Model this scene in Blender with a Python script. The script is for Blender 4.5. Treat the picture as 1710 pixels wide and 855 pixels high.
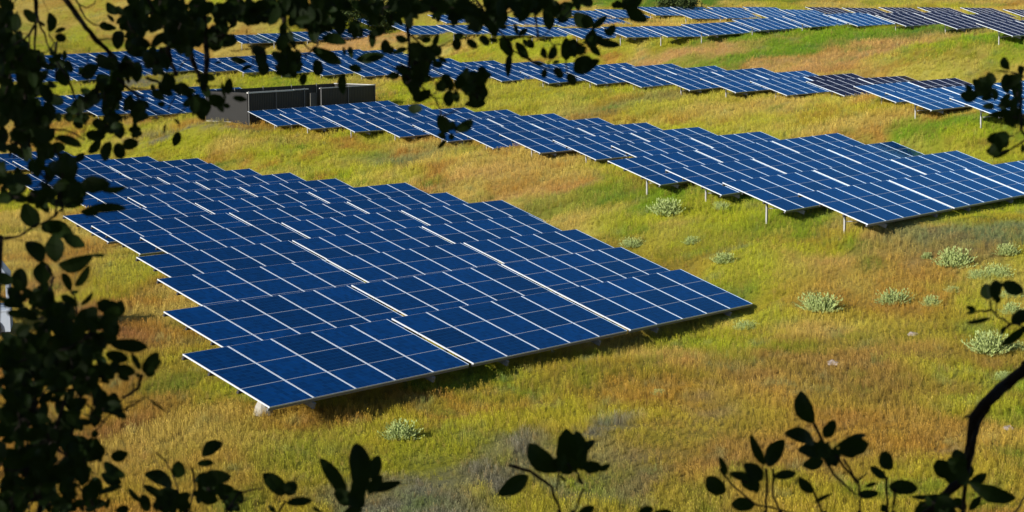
import bpy, bmesh, math, random
import numpy as np
from mathutils import Vector, Matrix

random.seed(7); rng = np.random.default_rng(11)
S = bpy.context.scene
for o in list(bpy.data.objects): bpy.data.objects.remove(o)

# ------------------------------------------------------------------ camera, sky, sun, exposure
F_PX, PITCH = 3100.8, math.radians(8.0)          # focal length in pixels of a 1710 px wide frame
cam_d = bpy.data.cameras.new("camera"); cam = bpy.data.objects.new("camera", cam_d)
S.collection.objects.link(cam); S.camera = cam
cam_d.sensor_width = 36.0; cam_d.lens = F_PX/1710*36.0
cam.rotation_euler = (math.pi/2 - PITCH, 0, 0)
cam_d.clip_start = 0.05; cam_d.clip_end = 3000
cam_d.dof.use_dof = True; cam_d.dof.focus_distance = 60; cam_d.dof.aperture_fstop = 11

SUN_EL = math.radians(23.0)
sun_dir = Vector((-0.74*math.cos(SUN_EL), -0.6726*math.cos(SUN_EL), math.sin(SUN_EL)))   # towards the sun
W = bpy.data.worlds.new("World"); S.world = W; W.use_nodes = True
nt = W.node_tree; bg = nt.nodes['Background']
sky = nt.nodes.new('ShaderNodeTexSky'); sky.sky_type = 'NISHITA'; sky.sun_disc = False
sky.sun_elevation = SUN_EL; sky.sun_rotation = math.atan2(sun_dir.x, sun_dir.y)
sky.air_density = 1.0; sky.dust_density = 0.6; sky.ozone_density = 2.5
nt.links.new(sky.outputs[0], bg.inputs[0]); bg.inputs[1].default_value = 0.085
sl = bpy.data.lights.new("sun", 'SUN'); so = bpy.data.objects.new("sun", sl)
S.collection.objects.link(so); sl.energy = 4.8; sl.angle = math.radians(0.5); sl.color = (1.0, 0.93, 0.82)
so.rotation_euler = sun_dir.to_track_quat('Z', 'Y').to_euler(); so.location = (0, 0, 60)
S.view_settings.view_transform = 'Standard'; S.view_settings.look = 'None'
S.view_settings.exposure = 0.15; S.view_settings.gamma = 1.0; S.view_settings.use_curve_mapping = False
S.render.engine = 'CYCLES'
S.cycles.max_bounces = 6; S.cycles.transparent_max_bounces = 4

# ------------------------------------------------------------------ helpers
cp, sp = math.cos(PITCH), math.sin(PITCH)
def at(x, y, d):
    """point at distance d (along the view axis) seen at pixel x, y of the 1710 x 855 photograph"""
    a, b = (x-855)/F_PX, (y-427.5)/F_PX
    return Vector((a*d, (cp - b*sp)*d, (-sp - b*cp)*d))
C = S.collection
def link(o, parent=None):
    C.objects.link(o)
    if parent: o.parent = parent
    return o
def tag(o, label=None, cat=None, group=None, kind=None):
    if label: o['label'] = label
    if cat: o['category'] = cat
    if group: o['group'] = group
    if kind: o['kind'] = kind
    return o
def mesh(name, verts, faces, mats, fmat=None, smooth=False):
    m = bpy.data.meshes.new(name); m.from_pydata([tuple(v) for v in verts], [], faces)
    for t in (mats if isinstance(mats, (list, tuple)) else [mats]): m.materials.append(t)
    if fmat is not None: m.polygons.foreach_set('material_index', fmat)
    if smooth: m.polygons.foreach_set('use_smooth', [True]*len(m.polygons))
    m.update(); return m
def obj(name, m, parent=None, loc=None):
    o = bpy.data.objects.new(name, m)
    if loc is not None: o.location = loc
    return link(o, parent)
def empty(name, loc, mat=None):
    o = bpy.data.objects.new(name, None); o.empty_display_size = .3
    if mat is not None: o.matrix_world = mat
    else: o.location = loc
    return link(o)
class MB:
    def __init__(s): s.v = []; s.f = []; s.m = []
    def box(s, x0, x1, y0, y1, z0, z1, M=None, mi=0):
        n = len(s.v)
        for z in (z0, z1):
            for x, y in ((x0, y0), (x1, y0), (x1, y1), (x0, y1)):
                p = Vector((x, y, z)); s.v.append(M @ p if M else p)
        for q in ((0,3,2,1),(4,5,6,7),(0,1,5,4),(1,2,6,5),(2,3,7,6),(3,0,4,7)):
            s.f.append(tuple(n+i for i in q)); s.m.append(mi)
        return s
    def tube(s, pts, rad, k=6, mi=0, caps=True):
        n0 = len(s.v); prev = None
        for i, p in enumerate(pts):
            p = Vector(p); a = Vector(pts[max(i-1, 0)]); b = Vector(pts[min(i+1, len(pts)-1)])
            t = (b-a).normalized() if (b-a).length > 1e-9 else Vector((0,0,1))
            u = t.orthogonal().normalized() if prev is None else (prev - t*prev.dot(t)).normalized()
            prev = u; w = t.cross(u); r = rad[i] if isinstance(rad, (list, tuple)) else rad
            for j in range(k):
                an = 2*math.pi*j/k; s.v.append(p + u*(r*math.cos(an)) + w*(r*math.sin(an)))
        for i in range(len(pts)-1):
            for j in range(k):
                a = n0+i*k+j; b = n0+i*k+(j+1) % k
                s.f.append((a, b, b+k, a+k)); s.m.append(mi)
        if caps:
            s.f.append(tuple(n0+j for j in reversed(range(k)))); s.m.append(mi)
            e = n0+(len(pts)-1)*k; s.f.append(tuple(e+j for j in range(k))); s.m.append(mi)
        return s
    def mesh(s, name, mats, smooth=False): return mesh(name, s.v, s.f, mats, s.m, smooth)

def mat(name, col, rough=.6, spec=.5, metal=0., noise=None, bump=None):
    m = bpy.data.materials.new(name); m.use_nodes = True; n = m.node_tree; b = n.nodes['Principled BSDF']
    b.inputs['Base Color'].default_value = (*col, 1); b.inputs['Roughness'].default_value = rough
    b.inputs['Specular IOR Level'].default_value = spec; b.inputs['Metallic'].default_value = metal
    if noise:
        sc, amt = noise
        tc = n.nodes.new('ShaderNodeTexCoord'); nz = n.nodes.new('ShaderNodeTexNoise')
        nz.inputs['Scale'].default_value = sc; nz.inputs['Detail'].default_value = 6
        hs = n.nodes.new('ShaderNodeMapRange'); hs.inputs[3].default_value = 1-amt; hs.inputs[4].default_value = 1+amt
        mx = n.nodes.new('ShaderNodeVectorMath'); mx.operation = 'SCALE'; mx.inputs[0].default_value = col
        n.links.new(tc.outputs['Object'], nz.inputs['Vector']); n.links.new(nz.outputs[0], hs.inputs[0])
        n.links.new(hs.outputs[0], mx.inputs['Scale']); n.links.new(mx.outputs[0], b.inputs['Base Color'])
        if bump:
            bp = n.nodes.new('ShaderNodeBump'); bp.inputs['Strength'].default_value = bump
            bp.inputs['Distance'].default_value = .02
            n.links.new(nz.outputs[0], bp.inputs['Height']); n.links.new(bp.outputs[0], b.inputs['Normal'])
    return m

ROWS = [  # section, tables in the row, upper left corner, row direction, down-slope direction
 ('S1',3,(-8.47,46.85,-9.12),(0.5791,0.8146,-0.0332),(0.7681,-0.5588,-0.3127)),
 ('S1',3,(-10.25,53.79,-9.20),(0.5790,0.8145,-0.0348),(0.7678,-0.5592,-0.3127)),
 ('S1',3,(-11.82,61.07,-9.35),(0.5790,0.8145,-0.0365),(0.7675,-0.5596,-0.3127)),
 ('S1',3,(-13.84,67.66,-9.54),(0.5791,0.8146,-0.0341),(0.7679,-0.5590,-0.3127)),
 ('S1',3,(-15.20,75.19,-9.78),(0.5792,0.8147,-0.0294),(0.7688,-0.5578,-0.3128)),
 ('S1',3,(-18.23,79.81,-9.88),(0.5792,0.8147,-0.0290),(0.7689,-0.5577,-0.3128)),
 ('S1',3,(-20.77,85.32,-10.10),(0.5793,0.8149,-0.0211),(0.7703,-0.5557,-0.3128)),
 ('S1',2,(-20.36,97.78,-10.58),(0.5793,0.8149,-0.0213),(0.7702,-0.5557,-0.3128)),
 ('S1',2,(-23.73,102.97,-10.88),(0.5794,0.8150,-0.0117),(0.7720,-0.5533,-0.3129)),
 ('S1',2,(-27.08,108.54,-11.15),(0.5794,0.8150,-0.0111),(0.7721,-0.5531,-0.3129)),
 ('S1',1,(-25.32,119.41,-11.32),(0.5794,0.8150,-0.0013),(0.7739,-0.5507,-0.3128)),
 ('S1',2,(-32.05,117.84,-11.40),(0.5794,0.8150,-0.0029),(0.7736,-0.5511,-0.3128)),
 ('S1',1,(-31.51,129.21,-11.66),(0.5794,0.8150,-0.0043),(0.7733,-0.5514,-0.3128)),
 ('S1',1,(-35.76,132.65,-11.76),(0.5794,0.8150,-0.0082),(0.7726,-0.5524,-0.3129)),
 ('S1',1,(-40.60,140.46,-12.04),(0.5794,0.8150,-0.0133),(0.7717,-0.5537,-0.3129)),
 ('S2',3,(11.23,72.59,-7.71),(0.5839,0.8116,-0.0184),(0.7671,-0.5590,-0.3148)),
 ('S2',3,(8.90,78.19,-7.84),(0.5840,0.8117,-0.0140),(0.7679,-0.5579,-0.3148)),
 ('S2',3,(7.16,86.41,-8.06),(0.5840,0.8117,-0.0113),(0.7684,-0.5572,-0.3148)),
 ('S2',3,(4.67,90.38,-8.00),(0.5840,0.8117,-0.0061),(0.7693,-0.5559,-0.3148)),
 ('S2',2,(5.30,99.28,-7.97),(0.5840,0.8116,-0.0145),(0.7678,-0.5580,-0.3148)),
 ('S2',2,(2.36,107.67,-8.31),(0.5840,0.8117,-0.0131),(0.7681,-0.5577,-0.3148)),
 ('S2',2,(-0.77,111.65,-8.27),(0.5840,0.8117,-0.0143),(0.7678,-0.5580,-0.3148)),
 ('S2',2,(-3.62,120.15,-8.68),(0.5840,0.8117,-0.0033),(0.7699,-0.5552,-0.3148)),
 ('S2',2,(-6.71,125.16,-8.64),(0.5840,0.8117,-0.0060),(0.7694,-0.5559,-0.3148)),
 ('S2',2,(-10.21,130.25,-8.73),(0.5840,0.8117,-0.0019),(0.7701,-0.5548,-0.3148)),
 ('S2',2,(-13.58,133.35,-8.60),(0.5840,0.8117,-0.0114),(0.7684,-0.5572,-0.3148)),
 ('S2',2,(-17.23,138.00,-8.73),(0.5840,0.8117,-0.0038),(0.7698,-0.5553,-0.3148)),
 ('S2',2,(-20.15,141.77,-8.77),(0.5840,0.8117,0.0032),(0.7711,-0.5535,-0.3148)),
 ('S3',2,(25.05,106.53,-5.82),(0.5877,0.8090,-0.0084),(0.7703,-0.5627,-0.2998)),
 ('S3',3,(22.50,112.24,-5.81),(0.5877,0.8090,-0.0052),(0.7709,-0.5620,-0.2998)),
 ('S3',2,(22.39,121.99,-5.90),(0.5877,0.8091,-0.0036),(0.7712,-0.5616,-0.2998)),
 ('S3',2,(20.94,132.62,-6.06),(0.5877,0.8090,-0.0122),(0.7697,-0.5637,-0.2998)),
 ('S3',2,(17.28,135.24,-6.16),(0.5877,0.8091,-0.0009),(0.7717,-0.5609,-0.2998)),
 ('S3',2,(13.91,137.63,-6.08),(0.5877,0.8091,0.0018),(0.7722,-0.5603,-0.2998)),
 ('S3',2,(10.95,141.80,-6.13),(0.5877,0.8090,0.0092),(0.7735,-0.5585,-0.2998)),
 ('S3',2,(7.83,149.30,-6.27),(0.5877,0.8090,0.0104),(0.7737,-0.5582,-0.2998)),
 ('S3',2,(4.53,154.49,-6.29),(0.5877,0.8090,0.0111),(0.7738,-0.5580,-0.2998)),
 ('S3',2,(0.68,158.81,-6.41),(0.5877,0.8090,0.0134),(0.7742,-0.5575,-0.2998)),
 ('S3',2,(-3.33,165.32,-6.53),(0.5877,0.8090,0.0103),(0.7736,-0.5582,-0.2998)),
 ('S3',2,(-7.21,167.36,-6.59),(0.5877,0.8090,0.0150),(0.7745,-0.5571,-0.2998)),
 ('S3',2,(-11.66,169.68,-6.53),(0.5877,0.8090,0.0112),(0.7738,-0.5580,-0.2998)),
 ('S4F',2,(36.86,148.48,-2.20),(0.5832,0.8122,0.0121),(0.7754,-0.5522,-0.3065)),
 ('S4F',2,(35.37,160.56,-1.86),(0.5832,0.8122,0.0134),(0.7756,-0.5518,-0.3065)),
 ('S4F',2,(33.11,170.49,-1.79),(0.5832,0.8122,0.0139),(0.7757,-0.5517,-0.3065)),
 ('S4F',2,(29.53,174.75,-1.86),(0.5832,0.8123,0.0106),(0.7751,-0.5525,-0.3065)),
 ('S4F',2,(25.63,177.18,-1.98),(0.5832,0.8122,0.0133),(0.7756,-0.5518,-0.3065)),
 ('S4F',2,(20.81,176.74,-2.28),(0.5832,0.8123,0.0081),(0.7746,-0.5531,-0.3065)),
 ('S4F',2,(15.91,175.89,-2.72),(0.5832,0.8122,0.0118),(0.7753,-0.5522,-0.3065)),
 ('S4F',1,(12.23,177.77,-2.91),(0.5832,0.8122,-0.0137),(0.7707,-0.5585,-0.3066)),
 ('S4F',1,(8.63,182.19,-3.05),(0.5832,0.8122,-0.0137),(0.7707,-0.5585,-0.3066)),
 ('S4F',1,(4.49,185.62,-3.24),(0.5832,0.8122,-0.0137),(0.7707,-0.5585,-0.3066)),
 ('S4F',1,(0.12,193.89,-3.25),(0.5832,0.8122,-0.0137),(0.7707,-0.5585,-0.3066)),
 ('S4F',1,(-4.14,199.24,-3.24),(0.5832,0.8122,-0.0137),(0.7707,-0.5585,-0.3066)),
 ('S4F',1,(-8.40,206.58,-3.26),(0.5832,0.8122,-0.0137),(0.7707,-0.5585,-0.3066)),
 ('S4F',1,(-13.95,216.83,-3.50),(0.5832,0.8122,-0.0137),(0.7707,-0.5585,-0.3066)),
 ('S4F',1,(-21.52,252.00,-3.06),(0.5832,0.8122,-0.0137),(0.7707,-0.5585,-0.3066)),
 ('S4F',1,(-10.44,231.54,-2.41),(0.5832,0.8122,-0.0137),(0.7707,-0.5585,-0.3066)),
 ('S4B',1,(47.40,180.80,-1.34),(0.5832,0.8122,-0.0137),(0.7707,-0.5585,-0.3066)),
 ('S4B',1,(44.85,187.44,-1.22),(0.5832,0.8122,-0.0137),(0.7707,-0.5585,-0.3066)),
 ('S4B',1,(42.02,194.14,-1.23),(0.5832,0.8122,-0.0137),(0.7707,-0.5585,-0.3066)),
 ('S4B',1,(38.93,198.90,-1.26),(0.5832,0.8122,-0.0137),(0.7707,-0.5585,-0.3066)),
 ('S4B',1,(35.80,203.31,-1.34),(0.5832,0.8122,-0.0137),(0.7707,-0.5585,-0.3066)),
 ('S4B',1,(33.80,215.80,-1.35),(0.5832,0.8122,-0.0137),(0.7707,-0.5585,-0.3066)),
 ('S4B',1,(28.38,199.00,-1.50),(0.5832,0.8122,-0.0137),(0.7707,-0.5585,-0.3066)),
 ('S4B',1,(24.90,200.00,-1.49),(0.5832,0.8122,-0.0137),(0.7707,-0.5585,-0.3066)),
 ('S4B',1,(21.04,206.13,-1.52),(0.5832,0.8122,-0.0137),(0.7707,-0.5585,-0.3066)),
 ('S4B',1,(27.55,223.64,-1.38),(0.5832,0.8122,-0.0137),(0.7707,-0.5585,-0.3066)),
 ('S4B',1,(17.56,209.69,-1.60),(0.5832,0.8122,-0.0137),(0.7707,-0.5585,-0.3066)),
 ('S4B',1,(23.85,228.67,-1.43),(0.5832,0.8122,-0.0137),(0.7707,-0.5585,-0.3066)),
 ('S4B',1,(14.66,224.06,-1.38),(0.5832,0.8122,-0.0137),(0.7707,-0.5585,-0.3066)),
 ('S4B',1,(19.89,235.94,-1.44),(0.5832,0.8122,-0.0137),(0.7707,-0.5585,-0.3066)),
 ('S4B',1,(9.81,222.42,-1.65),(0.5832,0.8122,-0.0137),(0.7707,-0.5585,-0.3066)),
 ('S4B',1,(5.92,231.31,-1.85),(0.5832,0.8122,-0.0137),(0.7707,-0.5585,-0.3066)),
 ('S4L',1,(-35.90,233.99,-4.96),(0.5832,0.8123,-0.0077),(0.7718,-0.5571,-0.3066)),
 ('S4L',2,(-31.85,234.01,-4.77),(0.5832,0.8123,-0.0077),(0.7718,-0.5571,-0.3066)),
 ('S4L',1,(-27.66,234.04,-4.55),(0.5832,0.8123,-0.0077),(0.7718,-0.5571,-0.3066)),
 ('S4L',1,(-23.61,234.09,-4.25),(0.5832,0.8123,-0.0077),(0.7718,-0.5571,-0.3066)),
 ('S4M',1,(-5.22,217.57,-2.47),(0.5832,0.8123,-0.0077),(0.7718,-0.5571,-0.3066)),
 ('S4M',1,(-0.77,217.56,-2.57),(0.5832,0.8123,-0.0077),(0.7718,-0.5571,-0.3066)),
 ('S4M',1,(3.40,212.53,-2.61),(0.5832,0.8123,-0.0077),(0.7718,-0.5571,-0.3066)),
 ('S4M',1,(7.36,209.17,-2.60),(0.5832,0.8123,-0.0077),(0.7718,-0.5571,-0.3066)),
 ('S3L',2,(-16.22,176.07,-6.59),(0.5877,0.8089,0.0156),(0.7746,-0.5569,-0.2998)),
 ('S3L',2,(-20.44,179.37,-6.63),(0.5877,0.8089,0.0156),(0.7746,-0.5569,-0.2998)),
 ('S3L',3,(-24.61,182.53,-6.63),(0.5877,0.8089,0.0156),(0.7746,-0.5569,-0.2998)),
 ('S3L',3,(-28.84,185.64,-6.63),(0.5877,0.8089,0.0156),(0.7746,-0.5569,-0.2998)),
 ('S3L',4,(-33.40,188.89,-6.71),(0.5877,0.8089,0.0156),(0.7746,-0.5569,-0.2998)),
 ('S3L',4,(-37.75,191.89,-6.82),(0.5877,0.8089,0.0156),(0.7746,-0.5569,-0.2998)),
 ('S3L',5,(-45.93,188.20,-7.50),(0.5877,0.8089,0.0156),(0.7746,-0.5569,-0.2998)),
 ('S3L',5,(-51.10,191.67,-7.88),(0.5877,0.8089,0.0156),(0.7746,-0.5569,-0.2998)),
 ('S3L',5,(-56.85,196.66,-8.15),(0.5877,0.8089,0.0156),(0.7746,-0.5569,-0.2998)),
 ('S3L',4,(-58.62,201.77,-7.59),(0.5877,0.8089,0.0156),(0.7746,-0.5569,-0.2998)),
 ('S3L',4,(-60.32,207.71,-7.08),(0.5877,0.8089,0.0156),(0.7746,-0.5569,-0.2998)),
 ('S3B',2,(-32.86,154.64,-8.91),(0.5877,0.8090,0.0097),(0.7735,-0.5584,-0.2998)),
 ('S3B',2,(-36.84,156.10,-8.97),(0.5877,0.8090,0.0097),(0.7735,-0.5584,-0.2998)),
 ('S3B',3,(-40.94,157.59,-8.96),(0.5877,0.8090,0.0097),(0.7735,-0.5584,-0.2998)),
 ('S3B',3,(-44.77,158.97,-8.93),(0.5877,0.8090,0.0097),(0.7735,-0.5584,-0.2998)),
]

# ------------------------------------------------------------------ noise helpers
def vnoise(x, y, seed):
    xi = np.floor(x).astype(np.int64); yi = np.floor(y).astype(np.int64)
    fx = x-xi; fy = y-yi; fx = fx*fx*(3-2*fx); fy = fy*fy*(3-2*fy)
    def h(a, b):
        n = (a*374761393 + b*668265263 + seed*1442695041) & 0xffffffff
        n = ((n ^ (n >> 13))*1274126177) & 0xffffffff
        return ((n ^ (n >> 16)) & 0xffff)/65535.0
    return (h(xi, yi)*(1-fx)+h(xi+1, yi)*fx)*(1-fy) + (h(xi, yi+1)*(1-fx)+h(xi+1, yi+1)*fx)*fy
def fbm(x, y, sc, seed, o=4):
    r = 0; a = .5; t = 0
    for i in range(o):
        r = r + a*vnoise(x/sc*2**i + 13.7*i, y/sc*2**i + 7.1*i, seed+i); t += a; a *= .55
    return r/t

# ------------------------------------------------------------------ terrain
U = 1.66; H = 1.0624; CLR = .92
ctrl = []
tabs = []      # every solar table: section, row, place in row, row length, corner, B, A
for ri, (s, n, P, B, A) in enumerate(ROWS):
    P, B, A = Vector(P), Vector(B), Vector(A)
    for k in range(n):
        q = P + B*(k*5.12*U)
        tabs.append((s, ri, k, n, q, B, A))
        c = q + B*(2.5*U) + A*(1.5*H)
        ctrl.append((c.x, c.y, c.z-(1.14 if ri == 0 and k == 0 else .98 if s == 'S1' else .74)))
def gp(x, y, d): p = at(x, y, d); ctrl.append(tuple(p))
# near slope below the camera and foreground field
for x in (-34, -22, -11, 0, 11, 22, 34):
    ctrl += [(x, 37, -10.75+.012*x), (x, 30, -10.3), (x*.9, 20, -7.9), (x*.9, 12, -5.4), (x*.8, 4, -2.2), (x*.8, -6, -1.3), (x*.8, -22, 1.5)]
ctrl += [(0, 0, -1.72), (3, 2, -1.95), (-3, 2, -1.95)]
ctrl += [(14, 52, -10.6), (24, 58, -10.3), (34, 66, -9.8), (20, 68, -9.6), (-24, 60, -10.9), (-34, 60, -11.2), (-30, 84, -11.6), (-45, 90, -12), (-45, 120, -12.4)]
ctrl += [(40, 95, -8.2), (52, 110, -7.2), (60, 140, -4.5), (75, 165, -2.0), (-75, 150, -11), (-90, 190, -9)]
N0 = at(415, 206.5, 143.8); ctrl += [tuple(N0), tuple(N0+Vector((-3.6, 2.6, .05))), tuple(N0+Vector((8.7, 12.2, .1))), tuple(N0+Vector((5, 14.6, .2)))]
for x in (-150, -100, -60, -25, 10, 45, 80, 120, 170):
    ctrl += [(x, 252, .6 if x > -60 else -1.0), (x, 275, 3.5), (x, 310, 12), (x, 360, 26), (x, 430, 46)]
for x in (-170, 190): ctrl += [(x, y, z) for y, z in ((-40, 0), (40, -8), (110, -8), (180, -2))]
ctrl = np.array(ctrl)
def tps_fit(P, z, lam=.6):
    n = len(P); d2 = ((P[:, None]-P[None])**2).sum(2)
    K = .5*d2*np.log(d2+1e-9); K[np.arange(n), np.arange(n)] = lam*30
    Q = np.c_[np.ones(n), P]; Mx = np.zeros((n+3, n+3)); Mx[:n, :n] = K; Mx[:n, n:] = Q; Mx[n:, :n] = Q.T
    return np.linalg.solve(Mx, np.r_[z, 0, 0, 0])
SC = 50.0
Pn = ctrl[:, :2]/SC; tw = tps_fit(Pn, ctrl[:, 2], .00008)
def tps(x, y):
    X = np.c_[x.ravel(), y.ravel()]/SC; out = np.empty(len(X))
    for i in range(0, len(X), 20000):
        d2 = ((X[i:i+20000, None]-Pn[None])**2).sum(2)
        out[i:i+20000] = (.5*d2*np.log(d2+1e-9)) @ tw[:len(Pn)] + tw[len(Pn)] + X[i:i+20000] @ tw[-2:]
    return out.reshape(x.shape)
def axis(a, b, c, d, s, S_):
    l = []; x = b
    while x > a: x -= S_*(1+(b-x)/20); l.append(x)
    r = []; x = c
    while x < d: x += S_*(1+(x-c)/20); r.append(x)
    return np.array(l[::-1] + list(np.arange(b, c+1e-6, s)) + r)
gx = axis(-420, -78, 92, 420, .8, 1.2); gy = axis(-60, 24, 256, 620, .8, 1.2)
GX, GY = np.meshgrid(gx, gy)
cl = np.clip(GX, -170, 190); cly = np.clip(GY, -40, 430)
GZ = tps(cl, cly) + np.maximum(GY-430, 0)*.1
GZ += (fbm(GX, GY, 10, 3)-.5)*.85 + (fbm(GX, GY, 3.2, 9, 3)-.5)*.26
near = np.exp(-((GX**2+GY**2)/64)); GZ = GZ*(1-near) + near*(-1.72 - .12*GY)
# keep the soil clear of every table
for s, ri, k, n, q, B, A in tabs:
    bf = Vector((B.x, B.y)).normalized(); af = Vector((A.x, A.y)).normalized()
    dx = GX-q.x; dy = GY-q.y
    u = dx*bf.x+dy*bf.y; v = dx*af.x+dy*af.y
    m = (u > -.8) & (u < 5*U+.8) & (v > -.8) & (v < 3.05+.8)
    if m.any():
        pl = q.z + B.z*u[m] + A.z*v[m]*1.05
        GZ[m] = np.minimum(GZ[m], pl-.30)
def hgt(x, y):
    x = np.asarray(x, float); y = np.asarray(y, float)
    i = np.clip(np.searchsorted(gx, x)-1, 0, len(gx)-2); j = np.clip(np.searchsorted(gy, y)-1, 0, len(gy)-2)
    fx = (x-gx[i])/(gx[i+1]-gx[i]); fy = (y-gy[j])/(gy[j+1]-gy[j])
    return (GZ[j, i]*(1-fx)+GZ[j, i+1]*fx)*(1-fy)+(GZ[j+1, i]*(1-fx)+GZ[j+1, i+1]*fx)*fy
def ground(x, y, d0=30, d1=330):
    """where the line of sight through photograph pixel x, y meets the soil"""
    d = np.arange(d0, d1, .25); a, b = (x-855)/F_PX, (y-427.5)/F_PX
    px, py, pz = a*d, (cp-b*sp)*d, (-sp-b*cp)*d
    hit = np.nonzero(pz < hgt(px, py))[0]
    i = hit[0] if len(hit) else len(d)-1
    return Vector((px[i], py[i], float(hgt(px[i], py[i]))))

COL = dict(g=(.20,.33,.014), yg=(.415,.435,.022), st=(.57,.43,.095), ob=(.45,.235,.042), pk=(.62,.35,.13), br=(.33,.135,.055), gy=(.21,.195,.135), dg=(.11,.23,.018), gg=(.20,.235,.09))
PATCH = [ # where the field is greener, drier or bare: photograph pixel of the centre, half sizes, colour, strength
 (400,650,90,22,'yg',.7),(420,640,60,15,'g',.5),(250,470,60,60,'yg',.5),(230,560,50,60,'br',.55),(200,720,70,70,'br',.45),(560,690,170,25,'ob',.6),(330,740,120,40,'st',.5),
 (735,795,90,34,'gy',.8),(800,760,45,10,'gy',.6),(600,840,60,16,'gy',.6),(905,810,60,18,'gy',.45),(960,745,60,14,'gy',.7),(560,840,120,25,'gy',.7),(1040,790,80,25,'gy',.5),(1150,690,60,14,'gy',.45),(1180,655,40,8,'gy',.5),(1560,760,50,14,'gy',.5),
 (1000,640,230,50,'ob',.55),(1450,610,180,50,'br',.42),(1250,790,200,45,'br',.4),(1420,720,150,50,'ob',.5),(900,560,120,14,'g',.5),(1100,525,150,14,'g',.45),(650,650,90,14,'dg',.5),
 (1250,450,110,50,'yg',.6),(1320,520,110,30,'yg',.6),(1400,400,130,22,'yg',.7),(1180,355,110,25,'yg',.8),(1350,365,110,14,'g',.6),(1000,325,70,16,'dg',.5),(930,310,60,10,'pk',.35),
 (820,290,120,12,'pk',.35),(680,265,90,12,'gg',.6),(620,262,50,10,'dg',.35),(330,232,150,16,'yg',.6),(520,262,120,14,'yg',.6),(450,236,120,8,'st',.4),(1450,415,150,16,'pk',.5),(1560,440,130,20,'ob',.4),
 (1650,395,110,28,'gg',.9),(1620,520,60,30,'yg',.5),(1690,660,50,60,'g',.7),(1600,650,60,30,'yg',.5),(1560,215,120,22,'g',.75),(1390,190,200,14,'yg',.4),(1200,165,200,10,'yg',.45),(1300,235,90,14,'yg',.3),
 (1650,230,60,16,'g',.6),(900,150,120,18,'yg',.5),(1080,165,120,10,'gg',.4),(1450,68,330,17,'dg',1.0),(1650,72,120,20,'g',.9),(1300,60,160,12,'g',.9),(1150,62,60,8,'yg',.6),(1400,95,220,14,'pk',.6),(1150,90,130,12,'pk',.65),
 (1250,112,160,7,'ob',.5),(1600,110,110,12,'st',.5),(1500,118,120,8,'ob',.45),(620,70,120,14,'pk',.6),(730,82,30,12,'gy',.6),(860,85,70,12,'yg',.5),(480,85,60,10,'st',.5),
 (80,30,160,30,'st',.35),(200,75,90,9,'yg',.7),(150,40,60,10,'pk',.3),(440,128,200,8,'yg',.5),(250,134,60,4,'gy',.7),(320,216,110,2.2,'gy',.7),(230,205,60,4,'pk',.5),(1500,3,300,5,'st',.4),(1150,3,260,6,'dg',.9),
 (1000,5,60,5,'g',.6),(1690,800,50,60,'ob',.3),(1300,640,60,20,'br',.3),(150,480,50,20,'br',.35),(40,350,60,30,'yg',.5)]
PW = []
for x, y, rx, ry, c, a in PATCH:
    g0 = ground(x, y); g1 = ground(x, min(y+ry, 900)); g2 = ground(x, y-ry)
    d = g0.y; PW.append((g0.x, g0.y, rx*d/F_PX, max(abs(g2.y-g1.y)/2, 1.0), COL[c], a))
def field_colour(x, y):
    n1 = fbm(x, y*.55, 7, 21); n2 = fbm(x, y*.6, 2.4, 33); n3 = fbm(x, y, 22, 45, 3); n4 = fbm(x, y*.7, .8, 57, 3)
    ca = lambda k: np.array(COL[k])[None]
    def mix(a, b, t): t = np.clip(t, 0, 1)[:, None]; return a*(1-t)+b*t
    c = mix(ca('yg'), ca('st'), (n1-.36)*4)
    c = mix(c, ca('ob'), (n2-.46)*4*(.5+n3)); c = mix(c, ca('ob'), np.clip((66-y)/26, 0, 1)*(.25+.6*n1))
    c = mix(c, ca('g'), (n3-.55)*3 + (n2-.6)*2)
    wx = x + (n1-.5)*9; wy = y + (n2-.5)*12
    for px, py, rx, ry, col, a in PW:
        r = np.sqrt(((wx-px)/rx)**2 + ((wy-py)/ry)**2)
        w = min(1, a*1.3)*np.clip(1.45-r, 0, 1)*(.6+.8*n4)
        c = mix(c, np.array(col)[None], w)
    n5 = fbm(x, y*.75, 1.9, 91, 3); n6 = fbm(x*1.3, y, .55, 97, 2)
    c = mix(c, ca('gg'), (n4-.64)*3.4); c = mix(c, ca('dg'), (n5-.66)*3.5); c = mix(c, ca('br'), (.28-n5)*2.5)
    c = c*(.86+.28*n6)[:, None]
    return c*(.80+.33*n4)[:, None]

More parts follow.
